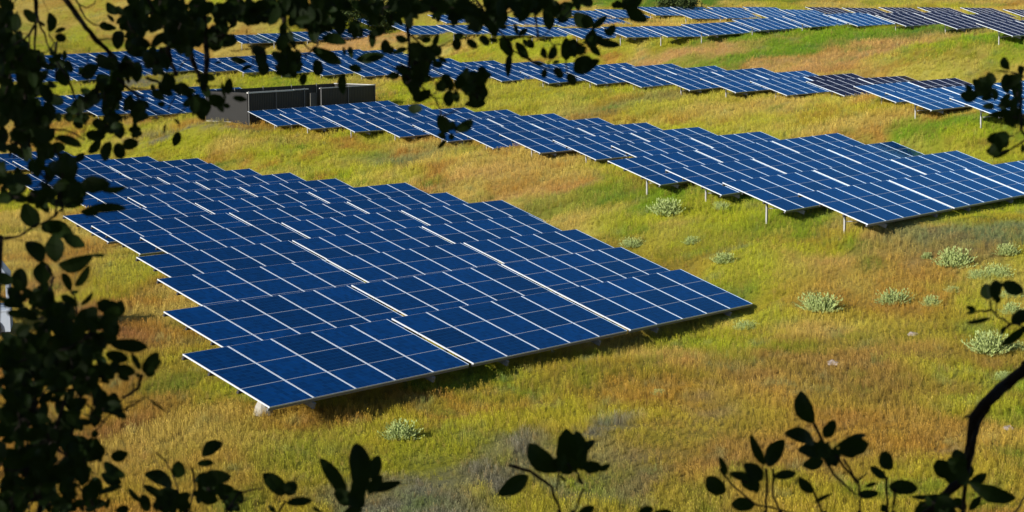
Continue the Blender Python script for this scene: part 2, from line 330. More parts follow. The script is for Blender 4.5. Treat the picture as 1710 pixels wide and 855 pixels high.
def grassy(name, attr, soil):
    m = bpy.data.materials.new(name); m.use_nodes = True; n = m.node_tree; b = n.nodes['Principled BSDF']
    b.inputs['Roughness'].default_value = .85; b.inputs['Specular IOR Level'].default_value = .15
    at_ = n.nodes.new('ShaderNodeAttribute'); at_.attribute_name = 'tint'; at_.attribute_type = attr
    if soil:
        tc = n.nodes.new('ShaderNodeNewGeometry')
        nz = n.nodes.new('ShaderNodeTexNoise'); nz.inputs['Scale'].default_value = 5; nz.inputs['Detail'].default_value = 8; nz.inputs['Roughness'].default_value = .75
        mr = n.nodes.new('ShaderNodeMapRange'); mr.inputs[1].default_value = .3; mr.inputs[2].default_value = .7; mr.inputs[3].default_value = .62; mr.inputs[4].default_value = 1.0
        n.links.new(tc.outputs['Position'], nz.inputs['Vector']); n.links.new(nz.outputs[0], mr.inputs[0])
        bp = n.nodes.new('ShaderNodeBump'); bp.inputs['Strength'].default_value = .9; bp.inputs['Distance'].default_value = .12
        n.links.new(nz.outputs[0], bp.inputs['Height']); n.links.new(bp.outputs[0], b.inputs['Normal'])
        src = mr.outputs[0]
    else:
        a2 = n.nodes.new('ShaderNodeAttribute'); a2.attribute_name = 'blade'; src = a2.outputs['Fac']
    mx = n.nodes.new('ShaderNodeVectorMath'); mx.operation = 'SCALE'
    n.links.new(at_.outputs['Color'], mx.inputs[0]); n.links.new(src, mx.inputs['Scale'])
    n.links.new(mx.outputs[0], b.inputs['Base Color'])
    return m
soil = grassy('field soil', 'GEOMETRY', True)
nx, ny = len(gx), len(gy)
idx = np.arange(nx*ny).reshape(ny, nx)
fc = np.stack([idx[:-1, :-1], idx[:-1, 1:], idx[1:, 1:], idx[1:, :-1]], -1).reshape(-1, 4)
tm = bpy.data.meshes.new('ground'); tm.vertices.add(nx*ny)
tm.vertices.foreach_set('co', np.stack([GX, GY, GZ], -1).ravel())
tm.loops.add(fc.size); tm.loops.foreach_set('vertex_index', fc.ravel())
tm.polygons.add(len(fc)); tm.polygons.foreach_set('loop_start', np.arange(0, fc.size, 4)); tm.polygons.foreach_set('loop_total', np.full(len(fc), 4))
tm.polygons.foreach_set('use_smooth', np.ones(len(fc), bool)); tm.update(); tm.validate()
tm.materials.append(soil)
ca = tm.color_attributes.new('tint', 'FLOAT_COLOR', 'POINT')
tc_ = field_colour(GX.ravel(), GY.ravel()); ca.data.foreach_set('color', np.c_[tc_, np.ones(len(tc_))].ravel())
tag(obj('ground', tm), kind='structure')

# ------------------------------------------------------------------ solar tables
alu = mat('bright anodised aluminium frame', (.70,.75,.82), .38, .5, .15)
galv = mat('galvanised steel', (.42,.42,.42), .5, .5, .3, noise=(9, .15))
dark_steel = mat('weathered galvanised rail', (.20,.20,.20), .6, .4, .2, noise=(6, .15))
under = mat('rail with shade in its colour', (.06,.06,.062), .7, .2)  # shade beneath the modules is put into this dark rail colour
conc = mat('concrete', (.42,.40,.35), .9, .2, noise=(12, .25), bump=.4)
def glass_mat(name, col, line, refl):
    m = bpy.data.materials.new(name); m.use_nodes = True; n = m.node_tree; b = n.nodes['Principled BSDF']
    N = n.nodes.new; L = n.links.new
    tc = N('ShaderNodeTexCoord'); sx = N('ShaderNodeSeparateXYZ'); L(tc.outputs['Object'], sx.inputs[0])
    def grid(o, pitch, th):
        d = N('ShaderNodeMath'); d.operation = 'DIVIDE'; d.inputs[1].default_value = pitch; L(o, d.inputs[0])
        f = N('ShaderNodeMath'); f.operation = 'FRACT'; L(d.outputs[0], f.inputs[0])
        s_ = N('ShaderNodeMath'); s_.operation = 'SUBTRACT'; s_.inputs[1].default_value = .5; L(f.outputs[0], s_.inputs[0])
        a = N('ShaderNodeMath'); a.operation = 'ABSOLUTE'; L(s_.outputs[0], a.inputs[0])
        g = N('ShaderNodeMath'); g.operation = 'GREATER_THAN'; g.inputs[1].default_value = .5-th; L(a.outputs[0], g.inputs[0])
        fl = N('ShaderNodeMath'); fl.operation = 'FLOOR'; L(d.outputs[0], fl.inputs[0])
        return g.outputs[0], fl.outputs[0]
    g1, f1 = grid(sx.outputs[0], .1595, .03); g2, f2 = grid(sx.outputs[1], .1655, .05)
    mxg = N('ShaderNodeMath'); mxg.operation = 'MAXIMUM'; L(g1, mxg.inputs[0]); L(g2, mxg.inputs[1])
    oi = N('ShaderNodeObjectInfo'); cb = N('ShaderNodeCombineXYZ'); L(f1, cb.inputs[0]); L(f2, cb.inputs[1]); L(oi.outputs['Random'], cb.inputs[2])
    wn = N('ShaderNodeTexWhiteNoise'); wn.noise_dimensions = '3D'; L(cb.outputs[0], wn.inputs['Vector'])
    r1 = N('ShaderNodeMapRange'); r1.inputs[3].default_value = .72; r1.inputs[4].default_value = 1.28; L(wn.outputs['Value'], r1.inputs[0])
    r2 = N('ShaderNodeMapRange'); r2.inputs[3].default_value = .62; r2.inputs[4].default_value = 1.4; L(oi.outputs['Random'], r2.inputs[0])
    mm = N('ShaderNodeMath'); mm.operation = 'MULTIPLY'; L(r1.outputs[0], mm.inputs[0]); L(r2.outputs[0], mm.inputs[1])
    sc = N('ShaderNodeVectorMath'); sc.operation = 'SCALE'; sc.inputs[0].default_value = col; L(mm.outputs[0], sc.inputs['Scale'])
    mc = N('ShaderNodeMix'); mc.data_type = 'RGBA'; L(mxg.outputs[0], mc.inputs['Factor']); L(sc.outputs[0], mc.inputs['A']); mc.inputs['B'].default_value = (*line, 1)
    L(mc.outputs['Result'], b.inputs['Base Color'])
    nz = N('ShaderNodeTexNoise'); nz.inputs['Scale'].default_value = 1.3; L(tc.outputs['Object'], nz.inputs['Vector'])
    rr = N('ShaderNodeMapRange'); rr.inputs[3].default_value = .06; rr.inputs[4].default_value = .2; L(nz.outputs[0], rr.inputs[0]); L(rr.outputs[0], b.inputs['Roughness'])
    b.inputs['Specular IOR Level'].default_value = 0
    gl = N('ShaderNodeBsdfGlossy'); gl.inputs['Color'].default_value = (*refl, 1); L(rr.outputs[0], gl.inputs['Roughness'])
    fz = N('ShaderNodeFresnel'); fz.inputs['IOR'].default_value = 1.5
    mx2 = N('ShaderNodeMixShader'); L(fz.outputs[0], mx2.inputs[0]); L(b.outputs[0], mx2.inputs[1]); L(gl.outputs[0], mx2.inputs[2])
    L(mx2.outputs[0], n.nodes['Material Output'].inputs['Surface'])
    return m
blue_glass = glass_mat('blue polycrystalline cells under glass', (.0005,.029,.125), (.004,.055,.17), (.24,.60,1.0))
black_glass = glass_mat('near-black cells under glass', (.010,.011,.022), (.035,.035,.055), (.20,.20,.30))  # near-black cell colour used on some of the far tables

UPL = None
def local_up(B, A): n = B.cross(-A); return Vector((B.z, -A.z, n.z))
_B, _A = Vector(ROWS[15][3]), Vector(ROWS[15][4])
UPL = local_up(_B, _A)
TLO = -Vector((2.5*U, -1.5*H, 0)) + UPL*CLR           # upper left corner seen from the table's foot
MW, MH = U-.022, H-.008
fr = MB()                                              # module frame: long sides narrow, short sides broad
fr.box(0, .020, 0, MH, -.042, 0); fr.box(MW-.020, MW, 0, MH, -.042, 0)
fr.box(.020, MW-.020, 0, .007, -.042, -.0055); fr.box(.020, MW-.020, MH-.007, MH, -.042, -.0055)
frame_me = fr.mesh('module_frame', alu)
def glass_me(m):
    g = MB(); g.box(.020, MW-.020, .007, MH-.007, -.034, -.007); return g.mesh('glass', m)
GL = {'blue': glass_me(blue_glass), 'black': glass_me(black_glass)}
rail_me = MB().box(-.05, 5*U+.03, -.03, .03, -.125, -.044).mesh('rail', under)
front_me = MB().box(-.02, 5*U, -.028, .03, -.115, -.044).mesh('front_rail', dark_steel)
rf = MB(); rf.box(-.03, .03, -3.28, -.18, -.27, -.13); rf.box(-.045, .045, -3.28, -.18, -.278, -.27); rf.box(-.045, .045, -3.28, -.18, -.138, -.1275)
rafter_me = rf.mesh('rafter', dark_steel)
DN = -UPL
def post_mesh():
    p = MB(); top = Vector((0, 0, -.24)); bot = top + DN*(CLR+.3)
    z = UPL.normalized(); x = (Vector((1,0,0)) - z*z.x).normalized(); y = z.cross(x)
    M = Matrix((x, y, z)).transposed().to_4x4(); M.translation = top
    Lp = CLR+.3
    p.box(-.037, .037, -.006, .006, -Lp, 0, M); p.box(-.043, -.037, -.035, .035, -Lp, 0, M); p.box(.037, .043, -.035, .035, -Lp, 0, M)
    p.box(-.09, .09, -.07, .07, -.02, .04, M); p.box(-.075, .075, -.055, .055, -.17, -.02, M)
    return p.mesh('post', galv)
post_me = post_mesh()
brace_me = MB().tube([Vector((.03, 0, -.24)) + DN*.5, Vector((.03, -1.15, -.26))], .022, 6).mesh('brace', galv)
ft = MB(); prof = [(.02,.26),(.09,.24),(.13,.15),(.20,.03),(.28,-.2)]
for i, (r, z) in enumerate(prof):
    for j in range(12):
        a = 2*math.pi*j/12; ft.v.append(Vector((r*math.cos(a)*(1+.1*math.sin(3*a+i)), r*math.sin(a), z)))
for i in range(len(prof)-1):
    for j in range(12): ft.f.append((i*12+j, (i+1)*12+j, (i+1)*12+(j+1) % 12, i*12+(j+1) % 12)); ft.m.append(0)
ft.f.append(tuple(range(12))); ft.m.append(0)

def make_table(glass, detail):
    root = empty('solar_table', (0,0,0)); g = []
    def part(nm, me, off, par=root):
        o = obj(nm, me, par); o.location = off; g.append(o); return o
    for i in range(5):
        for j in range(3):
            m = part('solar_module', frame_me, TLO + Vector((i*U+.011, -(j+1)*H+.004, 0)))
            part('glass', GL[glass], (0,0,0), m)
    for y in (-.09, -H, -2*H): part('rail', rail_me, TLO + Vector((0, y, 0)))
    part('front_rail', front_me, TLO + Vector((0, -3*H+.03, 0)))
    for x in (U, 4*U):
        part('rafter', rafter_me, TLO + Vector((x, 0, 0)))
        part('post', post_me, TLO + Vector((x, -1.40, 0))); part('brace', brace_me, TLO + Vector((x, -1.40, 0)))
    return root
def copy_tree(o, parent=None):
    c = o.copy(); C.objects.link(c); c.parent = parent
    for ch in KIDS[o.name]: copy_tree(ch, c)
    return c
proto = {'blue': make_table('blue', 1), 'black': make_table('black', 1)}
KIDS = {}
for o in C.objects:
    KIDS.setdefault(o.name, [])
    if o.parent: KIDS.setdefault(o.parent.name, []).append(o)
used = {'blue': False, 'black': False}
ORD = ['front','second','third','fourth','fifth','sixth','seventh','eighth','ninth','tenth','eleventh','twelfth','thirteenth','fourteenth','fifteenth','sixteenth']
AREA = {'S1': ('near array', 'rows of solar tables in the near array'), 'S2': ('middle array by the enclosure', 'rows of solar tables in the middle array'),
        'S3': ('third terrace array', 'rows of solar tables on the third terrace'), 'S4F': ('lower top tier', 'solar tables in the array at the top of the field'),
        'S4B': ('upper top tier', 'solar tables in the array at the top of the field'), 'S4M': ('thin middle top tier', 'solar tables in the array at the top of the field'),
        'S4L': ('top left array', 'solar tables far off at upper left'),
        'S3L': ('far left array', 'solar tables far off behind the hanging branches'), 'S3B': ('array beyond enclosure', 'solar tables left of the enclosure')}
first_row = {}
for ri, r in enumerate(ROWS): first_row.setdefault(r[0], ri)
for s, ri, k, n, q, B, A in tabs:
    kind = 'blue'
    tl = (q.x, q.y)
    i_ = ri - first_row[s]
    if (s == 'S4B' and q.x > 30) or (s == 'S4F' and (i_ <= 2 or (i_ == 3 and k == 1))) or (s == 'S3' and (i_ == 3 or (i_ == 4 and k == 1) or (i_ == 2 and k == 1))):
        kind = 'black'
    R = Matrix((B, -A, B.cross(-A))).transposed().to_4x4()
    c = q + B*(2.5*U) + A*(1.5*H); R.translation = c - Vector((0, 0, CLR))
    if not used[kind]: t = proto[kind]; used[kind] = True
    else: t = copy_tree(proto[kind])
    t.matrix_world = R
    a, g = AREA[s]; i = ri - first_row[s]
    side = '' if n == 1 else ('left end of ' if k == 0 else 'right end of ' if k == n-1 else 'middle of ' if n == 3 else 'MID')
    fr_ = ' from right' if s.startswith('S4') or s in ('S3L', 'S3B') else ''
    if n == 1: lbl_ = 'single %s solar table forming the %s row%s of the %s' % (kind, ORD[i], fr_, a)
    else: lbl_ = '%s solar table at %s%s row%s of the %s' % (kind, side, ORD[i], fr_, a)
    if side == 'MID': lbl_ = '%s solar table %s from left in %s%s row of the %s' % (kind, ORD[k], ORD[i], fr_, a)
    tag(t, lbl_.replace('front row from right', 'first row from right'), 'solar table', g)
    if ri == 0 and k == 0:
        fo = obj('footing', ft.mesh('footing', conc), t)
        fp = TLO + Vector((U, -1.40, -.24)) + DN*(1.14-.24-.10)
        fo.matrix_local = Matrix.Translation(fp) @ Vector((0,0,1)).rotation_difference(UPL).to_matrix().to_4x4()
        tag(fo, 'pale concrete mound round the post foot')

# ------------------------------------------------------------------ dark fenced enclosure
slat = bpy.data.materials.new('dark slatted privacy panel'); slat.use_nodes = True
n = slat.node_tree; b = n.nodes['Principled BSDF']; b.inputs['Roughness'].default_value = .55
tcn = n.nodes.new('ShaderNodeTexCoord'); wv = n.nodes.new('ShaderNodeTexWave'); wv.inputs['Scale'].default_value = 1.6; wv.inputs['Distortion'].default_value = .3
cr = n.nodes.new('ShaderNodeValToRGB'); cr.color_ramp.elements[0].color = (.010,.010,.011,1); cr.color_ramp.elements[1].color = (.026,.025,.024,1)
bp = n.nodes.new('ShaderNodeBump'); bp.inputs['Strength'].default_value = .6; bp.inputs['Distance'].default_value = .03
n.links.new(tcn.outputs['Object'], wv.inputs['Vector']); n.links.new(wv.outputs['Fac'], cr.inputs[0]); n.links.new(cr.outputs[0], b.inputs['Base Color'])
n.links.new(wv.outputs['Fac'], bp.inputs['Height']); n.links.new(bp.outputs[0], b.inputs['Normal'])
ex = Vector((.583, .812, 0)).normalized(); ey = Vector((-ex.y, ex.x, 0))
enc = empty('fenced_enclosure', (0,0,0), Matrix(((ex.x, ey.x, 0, N0.x), (ex.y, ey.y, 0, N0.y), (0, 0, 1, N0.z), (0,0,0,1))))
tag(enc, 'dark slatted fence enclosure with pale top rails behind the middle array', 'enclosure')
def ebox(nm, *bx, m=slat): return obj(nm, MB().box(*bx).mesh(nm, m), enc)
HE, WE, LE = 2.38, 4.5, 15.2
ebox('side_wall', -.03, .03, .04, WE, -.4, HE)
ebox('front_wall', .04, 6.7, -.03, .03, -.4, HE-.06)
ebox('front_wall', 8.4, LE, -.03, .03, -.4, HE-.02)
ebox('return_wall', 7.6, 8.38, .35, .41, -.4, HE-.35, m=mat('slats coloured as sunlit', (.12,.115,.10), .6, noise=(7,.3)))  # slat colour raised to stand for sun falling on this wall
ebox('back_wall', .04, LE, WE-.03, WE+.03, -.4, HE+.03)
ebox('side_wall', LE+.003, LE+.063, .04, WE, -.4, HE)
railm = mat('pale galvanised rail', (.62,.62,.60), .45, .5, .2)
ebox('top_rail', -.08, 5.2, -.10, .06, HE-.055, HE+.05, m=railm); ebox('top_rail', 5.2, 6.9, -.08, .05, HE-.02, HE+.06, m=railm)
ebox('top_rail', 8.3, LE+.08, -.06, .05, HE-.015, HE+.05, m=railm); ebox('top_rail', LE-.01, LE+.10, .06, WE, HE+.003, HE+.06, m=railm)
ebox('base_rail', -.10, -.035, 1.8, WE, -.02, .08, m=railm)
for x, y in ((0,-.07),(3.1,-.07),(6.4,-.07),(8.42,-.07),(11.8,-.07),(LE,-.07),(3.1,WE-.08),(6.4,WE-.08),(9.8,WE-.08),(12.9,WE-.08),(-.07,WE)):
    o = obj('fence_post', MB().tube([(0,0,-.4),(0,0,HE+.12)], .03, 8).mesh('fence_post', dark_steel), enc); o.location = (x, y, 0)

# ------------------------------------------------------------------ white metal cabin at the left edge
wh = mat('white painted metal', (.50,.57,.68), .4, .5, noise=(3,.06)); rub = mat('black rubber', (.02,.02,.02), .8)
cb0 = ground(18, 563); cab = empty('utility_cart', (0,0,0), Matrix.Translation(cb0-Vector((0,0,.12))) @ Matrix.Rotation(math.radians(12), 4, 'Z') @ Matrix.Diagonal((1.1,1.1,1.17,1)))
tag(cab, 'white metal utility cart with open window frame at the left edge', 'cart')
def cbox(nm, *bx, m=wh): return obj(nm, MB().box(*bx).mesh(nm, m), cab)
cbox('body', -3.0, 0, 0, 1.3, .22, .78)
cbox('body_rim', -3.02, .02, -.02, 1.32, .783, .83)
for x, y in ((-.05, .05), (-.05, 1.25), (-1.2, .05), (-1.2, 1.25), (-2.9, .05), (-2.9, 1.25)):
    o = obj('pillar', MB().box(-.045, .045, -.045, .045, .833, 1.55).mesh('pillar', wh), cab); o.location = (x, y, 0)
cbox('upper_panel', -3.0, .0, .0, 1.3, 1.553, 1.72)
pr = MB(); pr.v = [Vector(p) for p in ((-3,0,1.723),(0,0,1.723),(-.28,.1,2.1),(-3,.1,2.1),(-3,1.3,1.723),(0,1.3,1.723),(-.28,1.2,2.1),(-3,1.2,2.1))]
pr.f = [(0,1,2,3),(5,4,7,6),(1,5,6,2),(4,0,3,7),(3,2,6,7),(4,5,1,0)]; pr.m = [0]*6
obj('roof', pr.mesh('roof', wh), cab)
for x in (-.55, -2.4):
    for y in (-.06, 1.2):
        w = MB(); w.tube([(0,0,0),(0,.16,0)], .3, 16); o = obj('wheel', w.mesh('wheel', rub), cab); o.location = (x, y, .3)

# ------------------------------------------------------------------ pale shrubs and stones in the grass
sage = mat('silver green leaves', (.37,.45,.16), .75, .2, noise=(4,.35))
def sage_mesh(seed, wide):
    r = random.Random(seed); v = []; f = []
    for i in range(260):
        a = r.random()*2*math.pi; el = r.uniform(.3, 1.45) if i % 2 else r.uniform(.9, 1.55)
        L = r.uniform(.25, .62)*(1 if el < .9 else 1.0); base = Vector((math.cos(a)*r.random()*.25*wide, math.sin(a)*r.random()*.2, 0))
        d = Vector((math.cos(a)*math.cos(el)*wide*1.1, math.sin(a)*math.cos(el)*.8, math.sin(el)*1.45))
        for s_ in range(7):                       # leaflets along each shoot
            p = base + d*L*(.30+.11*s_); ll = r.uniform(.06,.15)
            dd = (d + Vector((r.uniform(-.8,.8), r.uniform(-.8,.8), r.uniform(-.1,.7)))).normalized()
            sd = dd.cross(Vector((r.uniform(-1,1), r.uniform(-1,1), .5))).normalized()*ll*.2
            k = len(v); v += [p, p+dd*ll*.5+sd, p+dd*ll, p+dd*ll*.5-sd]; f.append((k,k+1,k+2,k+3))
    return mesh('shrub', v, f, sage)
SM = [sage_mesh(i, 1.0+.25*(i % 3)) for i in range(4)]
SHR = [(1113,362,26,'tall pointed silver green shrub below the front of the middle array'),(1205,353,12,'small pale shrub under the left corner post of the middle array'),
 (1055,414,14,'small pale shrub touching the right edge of the near array'),(1155,410,13,'small pale shrub midway between the near and middle arrays'),
 (1208,441,18,'pale shrub with white leaves above the right corner of the near array'),(1370,523,30,'broad silver green shrub alone right of the near array'),
 (1493,512,23,'whitish low shrub left of the shrub band on the right'),(1594,450,30,'broad whitish shrub below the grey green patch on the right'),
 (1547,434,10,'tiny pale shrub left of the broad whitish shrub'),(1633,468,14,'small silver shrub just right of the broad whitish shrub'),(1664,466,18,'silver shrub behind the leaf of the right sprig'),
 (1555,515,15,'dull green low shrub right of the whitish low shrub'),(1590,490,11,'small bluish pale shrub below the broad whitish shrub'),(1682,430,18,'green shrub in the grey green patch near the right edge'),
 (1690,498,16,'pale shrub behind the right sprig by the frame edge'),(1690,528,17,'pale shrub half hidden by the right sprig stem'),(1650,596,34,'wide silver shrub below the right sprig'),(1692,590,20,'silver shrub by the right edge next to the wide one'),
 (1245,552,14,'small pale shrub below the right corner of the near array'),(671,738,30,'pale pointed shrub in front of the near array'),(1100,662,11,'tiny pale upright shrub in the orange grass'),(1675,635,13,'small pale shrub above the thick dark limb')]
for i, (x, y, hw, lb) in enumerate(SHR):
    p = ground(x, y); o = obj('silver_shrub', SM[i % 4]); s_ = hw*p.y/F_PX/.62
    o.location = p - Vector((0,0,.04)); o.scale = (s_*1.1, s_, s_*random.uniform(.85,1.05)); o.rotation_euler = (0,0,random.uniform(-.5,.5))
    tag(o, lb, 'shrub', 'pale shrubs scattered in the grass')
stone = mat('pale grey stone', (.36,.31,.28), .9, .2, noise=(8,.3), bump=.5)
for x, y, hw, lb in ((1391,608,11,'rounded pinkish grey stone in the orange grass'),(1524,562,9,'flat pale stone below the whitish low shrub'),(1684,718,9,'pale stone beside the green patch behind the dark limb')):
    p = ground(x, y); bm = bmesh.new(); bmesh.ops.create_icosphere(bm, subdivisions=3, radius=1)
    for v in bm.verts: v.co *= 1 + .25*math.sin(v.co.x*5+x)*math.cos(v.co.y*4) + random.uniform(-.05,.05); v.co.z *= .6
    me = bpy.data.meshes.new('stone'); bm.to_mesh(me); bm.free(); me.materials.append(stone)
    o = obj('stone', me); s_ = hw*p.y/F_PX; o.scale = (s_, s_, s_); o.location = p; tag(o, lb, 'stone', 'stones lying in the grass')

# ------------------------------------------------------------------ grass
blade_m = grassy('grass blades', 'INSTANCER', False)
tcol = bpy.data.collections.new('tufts')
def tuft(seed, heads):
    r = random.Random(seed); v = []; f = []; bl = []
    for i in range(15):
        a = r.random()*2*math.pi; rad = r.random()**.7*.17; h = r.uniform(.45, 1.0)
        p = Vector((math.cos(a)*rad, math.sin(a)*rad, -.05)); lean = Vector((r.uniform(-.3,.3)+.08, r.uniform(-.3,.3), 0))*h*.55
        fa = r.random()*math.pi; w = Vector((math.cos(fa), math.sin(fa), 0))*r.uniform(.004,.009); c = r.uniform(.72,1.12)
        k = len(v); mid = p + lean*.35 + Vector((0,0,h*.55)); tip = p + lean + Vector((0,0,h))
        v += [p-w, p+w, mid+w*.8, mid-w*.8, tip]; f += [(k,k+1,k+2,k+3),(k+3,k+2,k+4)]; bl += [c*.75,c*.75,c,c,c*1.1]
        if heads and i % 3 == 0:
            k = len(v); ww = w*2.6; v += [tip-Vector((0,0,.16)), tip-Vector((0,0,.07))+ww, tip+Vector((0,0,.03)), tip-Vector((0,0,.07))-ww]; f.append((k,k+1,k+2,k+3)); bl += [1.2]*4
    m = mesh('grass_tuft', v, f, blade_m); at_ = m.attributes.new('blade', 'FLOAT', 'POINT'); at_.data.foreach_set('value', bl)
    o = bpy.data.objects.new('grass_tuft', m); tcol.objects.link(o)
for i in range(6): tuft(100+i, i % 2)
NG = 520000
d = 27 + (rng.random(NG)**1.55)*(330-27)
wd = rng.uniform(-.40, .40, NG)*d; gxp = wd + rng.normal(0, .3, NG); gyp = d
gz = hgt(gxp, gyp); lim = np.full(NG, 9.0); keep = np.ones(NG, bool)
for s, ri, k, n_, q, B, A in tabs:
    bf = Vector((B.x, B.y)).normalized(); af = Vector((A.x, A.y)).normalized()
    u = (gxp-q.x)*bf.x+(gyp-q.y)*bf.y; v_ = (gxp-q.x)*af.x+(gyp-q.y)*af.y
    m = (u > -.25) & (u < 5*U+.25) & (v_ > -.3) & (v_ < 3.05+.38)
    lim[m] = np.minimum(lim[m], (q.z + B.z*u[m] + A.z*1.05*v_[m]) - gz[m] - .22)
ux = (gxp-N0.x)*ex.x+(gyp-N0.y)*ex.y; uy = (gxp-N0.x)*ey.x+(gyp-N0.y)*ey.y
keep &= ~((ux > -.2) & (ux < LE+.2) & (uy > -.2) & (uy < WE+.2)); keep &= ~((np.abs(gxp-cb0.x+1.5) < 1.8) & (np.abs(gyp-cb0.y-.6) < 1.3))
tint = field_colour(gxp, gyp)
hn = fbm(gxp, gyp, 5, 77)
bare = np.zeros(NG)
for (px, py, rx, ry, col, a), P_ in zip(PW, PATCH):
    if P_[4] == 'gy': bare = np.maximum(bare, a*np.clip(1.5-np.sqrt(((gxp-px+(hn-.5)*6)/rx)**2+((gyp-py+(hn-.5)*8)/ry)**2), 0, 1))
bn = fbm(gxp, gyp, 1.3, 131, 3); keep &= rng.random(NG) > np.clip(bare*1.5-.9*bn+.1*bare, 0, .97)
hc = fbm(gxp, gyp, 1.5, 141, 3); h = (.12+.26*hn+.22*np.clip(hc-.35, 0, 1))*rng.uniform(.65, 1.3, NG)*(1-.5*bare)*np.clip(gyp/90, .85, 1.25)
h = np.minimum(h, lim/1.02); keep &= h > .07
tint *= rng.uniform(.85, 1.18, NG)[:, None]
warm = rng.random(NG) < .12; tint[warm] = tint[warm]*.5 + np.array([.42,.27,.09])*.5
sel = np.nonzero(keep)[0]; n_ = len(sel)
gm = bpy.data.meshes.new('grass'); gm.vertices.add(n_); gm.vertices.foreach_set('co', np.c_[gxp, gyp, gz][sel].ravel())
a_ = gm.attributes.new('tint', 'FLOAT_COLOR', 'POINT'); a_.data.foreach_set('color', np.c_[tint, np.ones(NG)][sel].ravel())
a_ = gm.attributes.new('rot', 'FLOAT_VECTOR', 'POINT'); a_.data.foreach_set('vector', np.c_[rng.normal(0,.1,n_), rng.normal(0,.1,n_), rng.uniform(0,6.28,n_)].ravel())
sw = np.maximum(h, .3)*np.clip(gyp/80, 1.0, 1.6); a_ = gm.attributes.new('scl', 'FLOAT_VECTOR', 'POINT'); a_.data.foreach_set('vector', np.c_[sw, sw, h][sel].ravel())
a_ = gm.attributes.new('pick', 'INT', 'POINT'); a_.data.foreach_set('value', rng.integers(0, 6, n_).astype(np.int32))
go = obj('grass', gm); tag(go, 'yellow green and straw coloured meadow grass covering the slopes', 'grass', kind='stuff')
ng = bpy.data.node_groups.new('grass', 'GeometryNodeTree')
ng.interface.new_socket('Geometry', in_out='INPUT', socket_type='NodeSocketGeometry'); ng.interface.new_socket('Geometry', in_out='OUTPUT', socket_type='NodeSocketGeometry')
gi = ng.nodes.new('NodeGroupInput'); gout = ng.nodes.new('NodeGroupOutput'); ip = ng.nodes.new('GeometryNodeInstanceOnPoints'); ci = ng.nodes.new('GeometryNodeCollectionInfo')
ci.inputs['Collection'].default_value = tcol; ci.inputs['Separate Children'].default_value = True; ci.inputs['Reset Children'].default_value = True
def nat(nm, ty):
    a = ng.nodes.new('GeometryNodeInputNamedAttribute'); a.data_type = ty; a.inputs['Name'].default_value = nm; return a.outputs['Attribute']
er = ng.nodes.new('FunctionNodeEulerToRotation')
L = ng.links.new; L(gi.outputs[0], ip.inputs['Points']); L(ci.outputs[0], ip.inputs['Instance']); ip.inputs['Pick Instance'].default_value = True
L(nat('pick', 'INT'), ip.inputs['Instance Index']); L(nat('rot', 'FLOAT_VECTOR'), er.inputs[0]); L(er.outputs[0], ip.inputs['Rotation']); L(nat('scl', 'FLOAT_VECTOR'), ip.inputs['Scale'])
L(ip.outputs[0], gout.inputs[0]); mo = go.modifiers.new('grass', 'NODES'); mo.node_group = ng

